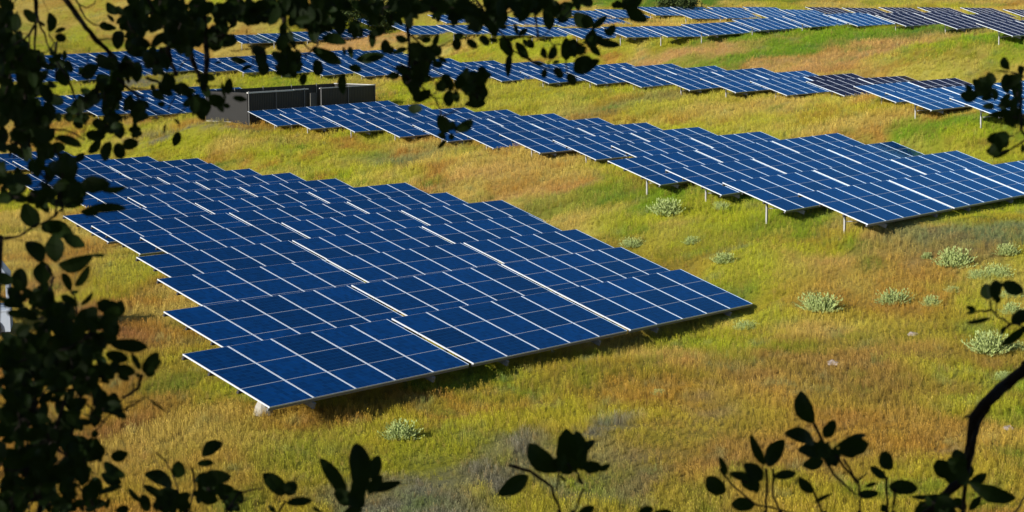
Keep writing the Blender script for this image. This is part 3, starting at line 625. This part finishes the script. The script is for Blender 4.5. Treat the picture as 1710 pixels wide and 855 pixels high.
# ------------------------------------------------------------------ foliage close to the camera
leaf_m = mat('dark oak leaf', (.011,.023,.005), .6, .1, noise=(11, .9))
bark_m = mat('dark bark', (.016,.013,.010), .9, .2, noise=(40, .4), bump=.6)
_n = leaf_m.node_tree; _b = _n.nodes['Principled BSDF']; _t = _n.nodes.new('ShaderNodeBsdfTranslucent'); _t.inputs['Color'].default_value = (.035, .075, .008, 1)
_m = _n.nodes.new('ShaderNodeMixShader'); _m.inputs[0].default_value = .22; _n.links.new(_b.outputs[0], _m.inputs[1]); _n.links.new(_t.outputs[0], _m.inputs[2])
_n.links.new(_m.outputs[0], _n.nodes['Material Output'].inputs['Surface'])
class Plant:
    def __init__(s): s.v = []; s.f = []; s.st = MB(); s.r = random.Random(len(s.v)+5)
    def leaf(s, a, b, w, face=None):
        """oval leaf from a to b, w wide"""
        r = s.r; ax = b-a; L = ax.length
        if L < 1e-5: return
        ax = ax/L; view = ((a+b)*.5).normalized() if face is None else face
        side = ax.cross(view)
        if side.length < 1e-4: side = ax.orthogonal()
        side.normalize(); nrm = side.cross(ax)
        ang = r.uniform(-.6, .6); sd = side*math.cos(ang) + nrm*math.sin(ang); nn = ax.cross(sd)
        hw = w*.53/max(.75, math.cos(ang)); cu = r.uniform(-.22, .22)*L; fold = r.uniform(.05, .25)*hw
        asym = r.uniform(-.12,.12)
        k = len(s.v); st = ((.07,.42),(.22,.80),(.42,1.0),(.62,.95),(.80,.72),(.93,.38))
        s.v.append(a)
        for t, q in st:
            c = a + ax*(L*t) + nn*(cu*4*t*(1-t)); j = 1 + r.uniform(-.10,.10)
            s.v += [c + sd*(hw*q*j*(1+asym)) + nn*fold*q, c, c - sd*(hw*q*j*(1-asym)) + nn*fold*q]
        s.v.append(b); e = k+1+3*len(st)
        s.f += [(k,k+1,k+2),(k,k+2,k+3)]
        for i in range(len(st)-1):
            o = k+1+3*i; s.f += [(o,o+3,o+4,o+1),(o+1,o+4,o+5,o+2)]
        o = e-3; s.f += [(o,e,o+1),(o+1,e,o+2)]
    def region(s, ox, oy, sc, d, leaves=(), blobs=(), stems=(), dens=1.0):
        r = s.r; X = lambda x, y, dd: at(ox+x/sc, oy+y/sc, dd)
        for bx, by, tx, ty, w in leaves:
            dd = d + r.uniform(-.22, .22); L = math.hypot(tx-bx, ty-by)/sc/F_PX*dd
            s.leaf(X(bx, by, dd), X(tx, ty, dd + r.uniform(-.45, .45)*L), w/sc*dd/F_PX)
        for cx, cy, rx, ry in blobs:
            rx_, ry_ = rx/sc, ry/sc; n = max(3, int(dens*math.pi*rx_*ry_/(27*14*.55)*2.7))
            for i in range(n):
                an = r.random()*2*math.pi; q = math.sqrt(r.random())*.92; dd = d + r.uniform(-.35, .35)
                px, py = ox+cx/sc+math.cos(an)*rx_*q, oy+cy/sc+math.sin(an)*ry_*q
                L = r.uniform(17, 36); di = r.uniform(0, 2*math.pi) if r.random() < .5 else r.gauss(1.3, .7)
                w = L*r.uniform(.42, .62); ex_, ey_ = math.cos(di)*L/2, math.sin(di)*L/2
                Lm = L/F_PX*dd
                s.leaf(at(px-ex_, py-ey_, dd), at(px+ex_, py+ey_, dd+r.uniform(-.6,.6)*Lm), w/F_PX*dd)
            for i in range(max(2, n//3)):
                an = r.random()*6.28; dd = d + r.uniform(-.2,.2)
                p0 = at(ox+cx/sc, oy+cy/sc, dd); p1 = at(ox+(cx+math.cos(an)*rx*.9)/sc, oy+(cy+math.sin(an)*ry*.9)/sc, dd)
                s.st.tube([p0, (p0+p1)*.5+Vector((r.uniform(-1,1), 0, r.uniform(-1,1)))*.008, p1], [.0022, .0018, .0012], 5)
        for stp in stems:
            w = stp[-1]; pts = stp[:-1]; P = []
            for i in range(0, len(pts), 2): P.append(X(pts[i], pts[i+1], d + .03*math.sin(i+ox)))
            # smooth the run of the stem
            Q = [P[0]]
            for i in range(len(P)-1):
                for t in (.33, .66, 1.0):
                    p = P[i].lerp(P[i+1], t); Q.append(p if t == 1.0 else p + Vector((r.uniform(-1,1), r.uniform(-1,1), r.uniform(-1,1)))*.0018)
            rad = [w/sc*d/F_PX/2*(1-.35*i/len(Q))*r.uniform(.9,1.12) for i in range(len(Q))]
            s.st.tube(Q, rad, 7)
    def build(s, name, label, cat, foot, wood='trunk', crown='crown', group=None):
        t = tag(empty(name, foot), label, cat, group)
        inv = Matrix.Translation(-Vector(foot))
        me = s.st.mesh(wood, bark_m, True); me.transform(inv); obj(wood, me, t)
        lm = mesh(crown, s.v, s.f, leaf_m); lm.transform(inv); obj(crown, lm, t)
        return t
Z = 6.108
oak = Plant()
oak.region(0,0,Z,3.7, leaves=[(110,275,105,100,115),(370,230,240,95,95),(510,330,500,125,95),(560,330,670,290,50),(560,370,680,400,90),(245,560,240,430,100),(1010,270,1190,290,70),(1100,240,1010,260,70),(1195,150,1090,20,95),(1160,230,1095,145,40),(1250,160,1190,60,70),(1220,310,1200,510,130),(1430,500,1290,490,110)],
 blobs=[(1390,150,80,140),(1400,290,90,60),(10,400,50,150),(40,620,110,130),(180,620,140,100),(380,620,110,120),(60,800,90,70),(1390,480,80,70),(870,740,70,60),(1090,620,90,90),(1350,680,110,90),(1230,780,100,60)],
 stems=[(640,-40,780,150,880,290,990,420,1120,540,1200,660,1320,840,60),(990,400,1150,400,18),(770,-20,820,90,880,190,960,250,1010,260,20),(800,40,880,80,950,50,980,0,14),(355,-30,370,120,390,220,450,260,45),(370,230,260,390,90,490,26),(300,340,310,855,18),(365,260,355,520,30),(400,240,470,400,510,520,22),(440,-20,490,120,8),(500,340,550,440,490,520,430,550,14),(575,430,575,620,690,800,30),(915,480,890,700,890,855,10),(60,285,200,340,280,350,10),(0,200,60,110,130,50,170,-20,18),(100,-20,130,50,15)])
oak.region(220,0,Z,3.6, leaves=[(1180,630,1010,595,70),(915,630,840,650,25),(1120,720,1230,670,50),(330,330,200,480,90)],
 blobs=[(40,170,70,130),(100,50,90,50),(280,80,60,80),(260,210,60,70),(440,60,90,90),(520,210,110,110),(450,370,110,90),(640,330,110,110),(700,60,90,60),(950,110,130,100),(1200,90,180,90),(1400,110,80,130),(60,470,110,70),(300,540,90,50),(560,500,90,50),(800,420,100,80),(990,410,70,50),(240,640,100,100),(1310,600,60,110)],
 stems=[(720,-30,760,450,760,700,730,855,70),(360,480,400,640,450,760,55),(600,540,660,720,720,855,55),(1170,300,1190,480,12),(1010,520,1200,500,1380,420,1466,360,12),(450,760,540,620,620,590,14),(0,640,200,600,14),(1220,500,1240,660,14),(150,-30,300,250,450,450,30),(1100,-30,1050,200,900,420,30)], dens=.95)
oak.region(440,0,Z,3.65, leaves=[(590,390,850,440,110),(490,500,800,650,125),(830,570,815,475,35),(905,600,880,470,60),(1240,560,940,610,110),(1250,550,1240,400,100),(1250,540,1330,480,80),(1320,550,1470,495,50),(1470,420,1345,370,60),(560,780,540,600,110),(400,875,420,745,80),(815,965,810,745,85),(870,680,1000,720,80),(1110,290,1110,490,70),(600,540,500,480,60),(300,620,120,760,120)],
 blobs=[(60,90,110,110),(250,90,130,120),(450,120,160,150),(560,260,110,110),(780,240,70,100),(950,320,100,50),(1050,40,110,60),(1150,230,45,150),(1310,190,80,60),(1400,40,80,60),(230,420,70,170),(240,650,150,100),(600,40,120,60)],
 stems=[(300,480,360,540,430,560,540,480,560,400,22),(380,430,480,510,20),(430,560,440,600,14),(1250,620,1380,730,14),(200,-30,230,500,60)])
oak.region(660,0,Z,3.6, leaves=[(130,90,160,300,95),(110,430,5,375,55),(120,490,0,530,50),(20,240,20,130,60),(320,440,320,370,100),(390,480,440,340,60),(430,580,530,640,50),(370,650,490,660,70),(620,380,630,520,90),(590,370,700,350,80),(730,400,840,490,80),(870,360,955,465,90),(960,390,1050,420,60),(1080,370,1190,580,120),(1170,560,1150,790,70),(1230,430,1360,600,85),(1300,400,1415,490,55),(1240,360,1215,240,50),(1250,360,1350,290,60),(480,760,570,850,100),(620,870,700,760,80)],
 blobs=[(150,60,110,70),(330,50,150,60),(500,60,120,60),(740,90,120,90),(600,210,50,70),(790,250,90,50),(1020,190,90,130),(1150,50,170,70),(1320,100,90,80),(1410,30,50,40),(260,600,100,150),(370,540,60,70),(80,680,50,70),(240,770,100,50),(810,800,110,70)],
 stems=[(430,480,570,410,14),(430,480,590,445,12),(140,340,260,450,25),(1150,400,1290,380,1466,380,18),(1150,460,1250,540,1390,630,1466,650,20),(1400,-20,1440,250,1460,380,18),(380,680,470,780,16),(105,-40,130,340,140,600,160,855,40),(800,-30,1000,250,1150,420,30)])
oak.region(880,0,Z,3.6, leaves=[(230,310,200,90,110),(330,230,420,90,130),(640,290,480,130,140),(640,290,600,140,110),(660,300,820,160,70),(700,420,955,465,90),(640,460,750,570,70),(400,620,400,380,120),(200,600,160,480,65),(230,610,280,460,90),(480,740,660,590,180),(560,740,745,610,110),(410,750,500,870,100),(280,690,360,800,90),(190,700,170,800,65),(260,650,330,620,45),(40,630,190,650,40),(10,400,70,490,60),(1010,80,1230,215,130),(990,60,890,20,80),(900,90,880,20,50),(1100,30,960,20,60),(840,370,900,250,90),(850,370,790,280,50)],
 blobs=[(200,40,130,50),(340,110,70,80),(560,20,110,35),(690,370,70,45),(530,470,50,50),(460,520,30,55),(1060,5,90,25)],
 stems=[(40,-20,100,200,120,370,16),(0,385,160,370,260,450,360,460,16),(230,320,170,370,14),(480,460,640,440,14),(0,580,100,660,250,720,400,745,18),(230,620,230,700,14),(400,620,405,745,18),(900,360,965,385,10),(660,300,620,400,12),(520,-20,450,100,300,260,18),(960,-20,1010,80,14)])
oak.region(0,130,Z,3.6, leaves=[(600,350,600,450,70),(700,350,700,450,75),(820,370,830,420,45),(570,600,835,700,95),(1060,480,935,460,110),(1080,600,870,570,120),(1020,620,900,770,90),(1130,650,1060,850,110),(1200,660,1240,830,130),(1250,700,1390,650,120),(1310,530,1440,520,80),(1350,560,1410,620,30),(230,700,230,830,120),(340,600,380,720,60)],
 blobs=[(80,250,100,130),(250,350,130,160),(210,570,80,80),(370,420,100,60),(490,400,90,60),(540,170,90,60),(440,640,60,110),(550,750,100,60),(700,815,120,40),(1130,300,90,70),(1130,480,120,90),(1200,160,90,40),(1310,230,45,90),(880,200,70,50),(1010,160,45,80),(10,580,70,60),(20,700,60,30),(430,800,60,50)],
 stems=[(480,520,650,530,780,580,860,630,20),(900,390,850,600,12),(100,650,200,680,370,690,20),(480,520,580,640,20),(700,30,790,290,820,380,25),(1200,10,1320,120,1466,200,35),(1340,100,1466,120,16),(430,540,430,640,10),(1150,600,1300,560,12),(250,-10,260,300,300,700,40)])
oak.region(220,130,Z,3.6, leaves=[(980,170,1000,0,90),(960,220,920,40,35),(1030,200,1180,225,60),(780,190,960,240,120),(880,260,940,350,60),(930,280,1005,290,50),(20,620,10,720,80),(430,420,495,480,30),(345,460,330,580,28),(480,550,430,700,90),(340,270,260,260,60),(190,110,240,90,60),(650,20,710,50,35)],
 blobs=[(390,90,60,80),(330,160,80,40),(540,120,50,40),(650,250,100,90),(740,60,45,100),(700,320,60,30),(100,310,50,60),(40,530,50,50),(80,420,40,70)],
 stems=[(0,100,200,125,310,90,16),(30,150,100,260,250,360,330,390,450,385,550,310,18),(440,200,370,350,14),(470,400,468,550,6),(790,80,850,85,920,105,12),(150,0,300,60,35)])
oak.region(640,120,Z,3.55, leaves=[(330,320,310,430,130),(50,30,170,40,80),(400,270,480,180,90),(540,200,535,90,35),(560,200,650,60,110),(700,190,640,40,90),(750,180,800,30,110),(670,360,680,180,110),(750,320,740,190,70),(830,330,1050,320,90),(1000,250,1060,170,80),(670,620,560,440,130),(700,600,700,500,80),(720,600,915,490,110),(640,680,550,640,70),(650,690,555,780,45),(690,620,700,700,60),(850,200,900,20,150),(850,220,1040,100,150),(870,300,1050,230,140),(860,120,960,0,120)],
 blobs=[(300,80,80,90),(330,250,60,50),(910,110,110,100),(960,260,80,50)],
 stems=[(380,150,540,280,590,430,22),(620,440,720,400,850,330,16),(540,260,640,265,8),(550,320,640,320,8),(700,180,820,180,14),(540,210,440,270,16),(160,-20,300,100,380,150,30)])
oak.region(0,0,1,3.75, blobs=[(12,40,22,50),(20,110,30,60),(28,170,34,50),(60,150,34,36),(30,235,34,34),(70,205,30,26),(95,110,26,30),(250,20,50,20),(330,30,60,26),(420,20,50,22),(500,14,60,18),(380,55,40,18),(290,62,36,16),(560,10,40,14),(640,14,40,14),(730,16,50,14),(820,14,50,14),(900,12,40,12),(215,40,16,22),(180,150,26,26),(128,190,20,26)], dens=.33)
# trunk of the overhead tree; unseen upper crown added to block sun and sky
r = random.Random(3)
tr = [(-2.9,.9,-1.9),(-2.7,.7,-.6),(-2.5,.9,.6),(-1.9,1.6,1.3),(-1.0,2.7,1.15),(-.5,3.5,.75)]
oak.st.tube(tr, [.26,.21,.19,.12,.07,.035], 12)
oak.st.tube([(-2.5,.9,.6),(-2.6,-.6,2.0),(-2.0,-2.4,3.2)], [.17,.12,.06], 10); oak.st.tube([(-2.4,.8,.8),(-1.0,-.4,2.2),(1.0,-1.2,3.0)], [.14,.09,.04], 10)
for px in (20, 60, 110, 150, 250, 330, 480, 560, 680, 790, 880, 960, 1040):
    e = at(px, -12, 3.62); m0 = Vector((-.95+.0006*px, 2.9, 1.0+.1*math.sin(px)))
    oak.st.tube([m0, m0.lerp(e, .5)+Vector((0,.1,.12)), e], [.022, .014, .007], 6)
N_UP = 28000; k = 0
while k < N_UP:
    u = Vector((r.gauss(0,1), r.gauss(0,1), r.gauss(0,1))).normalized()*r.random()**.4
    p = Vector((-1.6+u.x*6.0, -2.2+u.y*5.2, 1.9+u.z*3.4))
    if p.z < -1.2 or p.length < 1.15: continue
    if p.y > 0 and p.z < .22+.09*p.y and p.y > .0 and abs(p.x) < .6+.5*p.y: continue      # what the camera looks past
    if p.y > -1.5 and abs(p.x) < 2.7+.4*max(p.y, 0) and -1.3 < p.z < .8+.08*max(p.y, 0): continue      # the opening round the viewpoint
    k += 1
    L = r.uniform(.09, .16); d_ = Vector((r.gauss(0,1), r.gauss(0,1), r.gauss(0,.6))).normalized()
    oak.leaf(p, p+d_*L, L*.62, Vector((r.gauss(0,1), r.gauss(0,1), r.gauss(0,1))).normalized())
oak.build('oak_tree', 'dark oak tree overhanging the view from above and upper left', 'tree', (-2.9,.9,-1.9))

lb = Plant()
lb.region(0,260,Z,3.3, leaves=[(730,275,700,0,220),(820,290,1130,290,165),(1000,320,1300,315,65),(850,560,1290,540,105),(820,570,1010,590,80),(190,400,25,470,110),(370,740,250,480,170),(400,470,500,590,90),(420,690,760,840,160),(470,790,440,690,80)],
 blobs=[(740,400,110,110),(480,380,80,70),(15,200,50,120),(170,250,100,90),(370,420,90,50),(560,100,50,70),(340,120,45,45),(500,200,45,80)],
 stems=[(0,840,200,820,340,720,450,680,560,620,640,540,640,470,26),(600,570,720,490,16),(380,130,460,230,500,330,25),(460,240,370,330,16),(560,620,600,400,640,200,600,0,26)])
lb.region(0,390,Z,3.2, leaves=[(640,20,870,130,125),(430,300,270,80,155),(570,300,560,0,175),(600,330,960,210,150),(930,222,1075,225,40),(770,540,910,320,85),(820,730,950,595,45),(640,400,720,590,90),(730,590,805,590,40),(240,590,200,350,160),(440,520,440,280,180),(130,500,-40,430,130),(250,740,-20,640,80),(1030,800,1110,670,150),(1150,855,1240,680,130),(880,855,1000,760,120)],
 blobs=[(420,640,130,100),(620,790,130,70),(300,800,90,60)],
 stems=[(0,75,160,40,260,0,18),(160,60,270,80,440,80,10),(720,590,770,660,795,855,22),(560,450,500,500,20),(480,330,540,450,470,700,420,860,28)])
lb.region(0,500,4.887,3.1, leaves=[(900,130,910,5,175),(820,240,970,60,110),(640,260,790,80,150),(900,360,1210,390,105),(860,440,1050,490,100),(930,560,1110,600,90),(960,620,1060,655,60),(1145,575,1070,440,50),(1170,600,1290,430,110),(1200,600,1320,490,60),(1180,600,1270,600,60),(1130,640,1120,600,40)],
 blobs=[(250,470,300,170),(640,350,210,170),(500,180,120,110),(110,370,110,80),(850,250,110,120),(600,640,290,120),(140,720,150,120),(850,580,110,90),(200,250,60,40)],
 stems=[(1160,620,1120,730,1000,810,30),(1090,690,1090,740,16),(1060,840,1190,800,1250,830,1300,855,12)], dens=.75)
lb.region(0,670,4.62,3.1, leaves=[(1160,0,1275,80,20),(850,60,980,130,60),(760,60,740,110,50),(640,95,765,150,20),(700,250,760,250,60),(850,430,990,400,90),(750,460,760,320,100),(800,470,970,580,90),(780,560,940,630,90),(760,710,950,655,50),(820,830,845,740,35),(940,870,950,800,90)],
 blobs=[(150,130,200,160),(390,300,170,150),(600,380,110,130),(230,520,230,160),(540,550,120,70),(80,790,140,80),(400,800,100,50),(570,150,80,60),(700,670,60,70),(820,30,90,50)],
 stems=[(980,60,850,100,720,240,16),(640,740,640,870,14),(700,750,740,870,25),(780,720,750,820,12),(600,720,500,690,14),(970,50,1080,0,14),(300,900,350,500,500,0,40),(100,900,150,400,250,0,40)], dens=.75)
lb.region(0,0,1,3.2, blobs=[(30,600,50,60),(90,590,60,60),(60,680,70,70),(130,650,50,60),(40,760,60,80),(110,760,60,70),(150,700,30,40),(60,830,70,40),(140,825,40,30),(16,330,20,40),(30,500,26,40),(90,520,40,30),(100,320,26,50)], dens=.22)
lb.st.tube([(-1.2,3.0,-2.1),(-.95,3.05,-1.5),tuple(at(40,880,3.1))], [.05,.035,.02], 8); lb.st.tube([(-1.2,3.0,-2.1),(-.8,3.1,-1.5),tuple(at(110,880,3.1))], [.04,.03,.012], 8)
lb.st.tube([(-1.2,3.0,-2.1),(-1.1,3.1,-1.2),tuple(at(-15,560,3.2)),tuple(at(0,395,3.3))], [.04,.025,.015,.006], 8)
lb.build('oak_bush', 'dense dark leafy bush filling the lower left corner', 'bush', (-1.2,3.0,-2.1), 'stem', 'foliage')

q = Plant()
q.region(200,650,3.42,3.4, leaves=[(470,385,590,305,70),(330,510,335,408,75),(300,560,138,485,75),(130,650,50,565,35),(300,640,130,545,50),(230,700,290,560,90),(350,640,230,570,80),(460,530,640,500,95),(560,540,650,660,90),(470,600,560,640,70),(440,425,540,420,40),(945,600,815,480,95),(960,610,1000,525,80),(950,650,1100,635,50),(890,700,850,660,25),(30,720,20,660,60),(160,700,130,600,60)],
 blobs=[(290,650,100,60),(620,620,60,60),(500,560,60,60)],
 stems=[(205,360,270,420,300,480,340,600,370,700,10),(410,450,430,560,400,700,14),(600,730,680,590,770,570,820,560,12),(600,690,755,620,10),(640,460,600,480,6),(945,640,890,740,14)])
q.region(200,650,3.42,3.25, leaves=[(1290,620,1140,390,78),(1370,590,1350,305,120),(1440,520,1480,375,75),(1400,570,1610,530,60),(1330,660,1230,570,80),(1330,640,1400,560,90),(1420,600,1500,490,60),(1270,705,1390,690,40),(1160,705,1100,670,22),(1350,640,1420,470,90)],
 blobs=[(1350,620,50,40)], stems=[(1350,600,1330,660,1240,740,16),(1370,560,1340,650,16)])
base = Vector((-.45,3.3,-2.15))
for px, py in ((310,862),(318,868),(375,870),(458,870),(562,870)):
    q.st.tube([base, base.lerp(at(px,py,3.35), .5)+Vector((.02,0,.02)), at(px,py,3.35), at(px+2,py-14,3.35)], [.014,.009,.006,.004], 6)
q.build('leafy_sapling', 'three dark leafy sprigs rising from the bottom edge left of centre', 'sapling', tuple(base), 'stem', 'foliage')

p = Plant()
p.region(780,650,4.171,3.3, leaves=[(650,570,425,375,135),(700,570,690,270,150),(720,570,760,285,130),(760,480,890,355,65),(800,540,940,545,90),(900,560,1000,520,45),(430,600,215,735,110),(790,570,830,420,70),(810,665,770,600,28),(770,865,890,820,70),(1190,865,1300,830,60),(1300,870,1430,850,60),(690,640,650,600,20)],
 blobs=[(700,520,60,50)], stems=[(290,530,440,570,590,680,650,870,26),(640,560,620,700,16),(760,570,800,660,16),(815,690,740,870,14)])
base = Vector((.12,3.3,-2.15))
for px in (934, 957, 975, 1085):
    p.st.tube([base, base.lerp(at(px,866,3.3), .6)+Vector((0,0,.03)), at(px,866,3.3), at(px,852,3.3)], [.012,.008,.005,.004], 6)
p.build('leafy_sapling', 'single dark forked sprig with broad leaves at bottom centre', 'sapling', tuple(base), 'stem', 'foliage')

s_ = Plant()
s_.region(1150,600,3.0536,3.4, leaves=[(640,330,570,160,85),(690,400,745,310,60),(640,430,485,380,70),(745,450,905,385,35),(760,470,920,430,95),(750,500,555,460,80),(690,520,580,540,60),(390,540,315,380,50),(400,545,490,410,80),(375,620,280,530,70),(340,610,205,580,45),(190,590,155,495,35),(190,680,90,600,85),(430,600,550,580,45),(640,680,560,600,50),(640,730,730,685,20),(340,740,215,740,70),(1040,560,980,475,75),(1005,610,925,545,45),(1020,650,1170,660,75),(860,690,970,680,45),(900,650,960,630,20),(1340,610,1270,510,95),(1430,630,1670,710,80),(1430,640,1520,580,50),(1280,690,1130,700,25),(1430,770,1490,700,40),(1000,779,985,740,40),(1150,790,1300,730,90),(1340,640,1350,520,70)],
 blobs=[(700,480,60,40),(1290,745,110,35),(1390,560,40,60),(310,620,50,30)],
 stems=[(1740,30,1620,130,1520,220,1455,300,1430,480,1400,620,1320,680,1200,800,66),(1560,190,1490,300,1450,420,1420,560,1400,800,34),(1600,160,1565,140,20),(1440,290,1405,298,14),(640,330,690,430,760,500,860,630,880,700,870,800,16),(700,520,740,590,850,690,16),(790,510,870,630,12),(160,560,230,650,340,740,440,760,600,800,12),(395,560,400,680,390,800,16),(430,560,430,700,470,800,14),(640,680,690,800,14),(860,630,910,580,10),(1010,600,1010,800,16),(1050,660,1040,790,14),(1750,660,1700,720,1650,800,14)])
s_.region(1550,440,4.75,3.4, leaves=[(480,290,450,160,110),(530,300,540,130,90),(540,320,560,260,40),(590,150,760,230,100),(380,370,300,345,40),(380,380,300,395,30),(500,430,300,470,40),(620,500,575,570,40),(780,500,580,650,70),(660,480,800,380,110),(530,200,600,160,40)],
 stems=[(540,300,540,390,12),(490,300,500,370,560,430,650,480,800,500,18),(490,370,380,385,20),(650,480,580,540,24)])
base = Vector((1.6,3.3,-2.1))
s_.st.tube([base, (1.5,3.3,-1.0), tuple(at(1860,520,3.4)), tuple(at(1775,565,3.4)), tuple(at(1712,614,3.4))], [.05,.035,.025,.016,.013], 9)
s_.st.tube([tuple(at(1860,520,3.4)), tuple(at(1760,540,3.4)), tuple(at(1714,543,3.4))], [.012,.006,.003], 6)
for px in (1278, 1303, 1377, 1435, 1481, 1492, 1543, 1608):
    s_.st.tube([base+Vector((-.25,0,0)), (base+Vector((-.25,0,0))).lerp(at(px,864,3.4), .6), at(px,864,3.4), at(px,853,3.4)], [.012,.009,.005,.004], 6)
s_.build('young_oak', 'crooked dark limb with leafy twigs at the lower right corner', 'tree', tuple(base))

n_ = Plant()
n_.region(1560,70,4.071,3.6, leaves=[(510,190,470,100,55),(520,205,410,195,12),(590,220,575,160,45),(590,240,450,290,110),(400,300,370,205,70),(400,290,290,290,90),(300,370,175,360,80),(260,330,212,290,45),(320,380,400,380,50),(410,400,410,310,45),(455,420,520,350,45),(410,440,325,440,50),(540,470,370,495,50),(560,460,490,560,100),(430,780,400,690,80),(380,740,352,735,30),(520,730,395,790,35),(600,690,600,755,30),(500,680,420,620,90),(430,440,560,410,60)],
 blobs=[(510,280,50,40),(565,340,26,36),(510,430,90,28),(570,520,40,70),(440,670,50,50),(330,330,60,40)],
 stems=[(650,250,520,205,14),(590,380,590,600,640,650,25),(640,650,520,730,430,770,14),(480,660,540,640,14),(640,370,540,420,420,440,14),(600,200,590,380,16)])
n_.st.tube([tuple(at(1716,232,3.6)), tuple(at(1800,190,3.6)), (1.75,3.4,.9), (2.3,2.6,1.5), (2.6,1.9,.2), (2.6,1.8,-2.0)], [.006,.009,.02,.05,.09,.12], 9)
for a, b_ in ((1722,132),(1719,161)): n_.st.tube([tuple(at(a,b_,3.6)), tuple(at(1760,140,3.6)), (1.45,3.5,.75), (1.75,3.4,.9)], [.003,.005,.009,.014], 6)
r = random.Random(8)
for i in range(2600):
    pz = Vector((2.9+r.gauss(0,1)*.9, 1.2+r.gauss(0,1)*1.2, 1.7+r.gauss(0,.7)))
    if pz.y > -1.5 and pz.x < 2.7+.3*max(pz.y, 0) and pz.z < .8+.08*max(pz.y, 0): continue
    if pz.y > 0 and pz.x < .36*pz.y+.5 and pz.z < .35+.1*pz.y: continue
    L = r.uniform(.07, .13); d_ = Vector((r.gauss(0,1), r.gauss(0,1), r.gauss(0,.6))).normalized()
    n_.leaf(pz, pz+d_*L, L*.62, Vector((r.gauss(0,1), r.gauss(0,1), r.gauss(0,1))).normalized())
n_.build('slender_oak', 'slender oak reaching dark leaves in from the upper right edge', 'tree', (2.6,1.8,-2.0))

# ------------------------------------------------------------------ trees on the far slope, at the top edge
far_leaf = mat('far foliage', (.06,.085,.025), .8, .1, noise=(1.2,.5)); far_bark = mat('far bark', (.16,.13,.10), .9, .1, noise=(3,.3))
def far_tree(px, d, ht, wd_, label, seed):
    r = random.Random(seed); x = (px-855)/F_PX*d; z = float(hgt([x], [d])[0]); v = []; f = []
    t = tag(empty('tree', (x, d, z)), label, 'tree', 'trees on the far slope')
    st = MB(); st.tube([(0,0,-.3),(.1,0,ht*.25),(.0,.1,ht*.5),(.2,0,ht*.8)], [ht*.05,ht*.04,ht*.03,ht*.01], 8)
    cl = []
    for i in range(26):
        u = Vector((r.gauss(0,1), r.gauss(0,1), r.gauss(0,1))).normalized()*r.uniform(.45,1)
        c = Vector((u.x*wd_*.5, u.y*wd_*.5, ht*.62+u.z*ht*.36)); cl.append(c)
        if i % 3 == 0: st.tube([(0,0,ht*.3), tuple(c*.6+Vector((0,0,ht*.12))), tuple(c)], [ht*.02,ht*.012,ht*.004], 5)
    for c in cl:
        for j in range(110):
            p = c + Vector((r.gauss(0,1), r.gauss(0,1), r.gauss(0,.8)))*wd_*.085
            a = Vector((r.gauss(0,1), r.gauss(0,1), r.gauss(0,1))).normalized()*.2; b = a.orthogonal().normalized()*.11
            k = len(v); v += [p-a, p+b, p+a, p-b]; f.append((k,k+1,k+2,k+3))
    obj('trunk', st.mesh('trunk', far_bark, True), t); obj('crown', mesh('crown', v, f, far_leaf), t)
for a in ((565,243,7,7,'grey green tree glimpsed above the top array through the branches',1),(640,246,6,6,'bushy tree at the top edge right of the grey green one',2),
          (1128,240,2.2,5,'low dark bush above the left part of the top array',3),(760,250,5,6,'green tree at the top edge behind the hanging branches',4)): far_tree(*a)
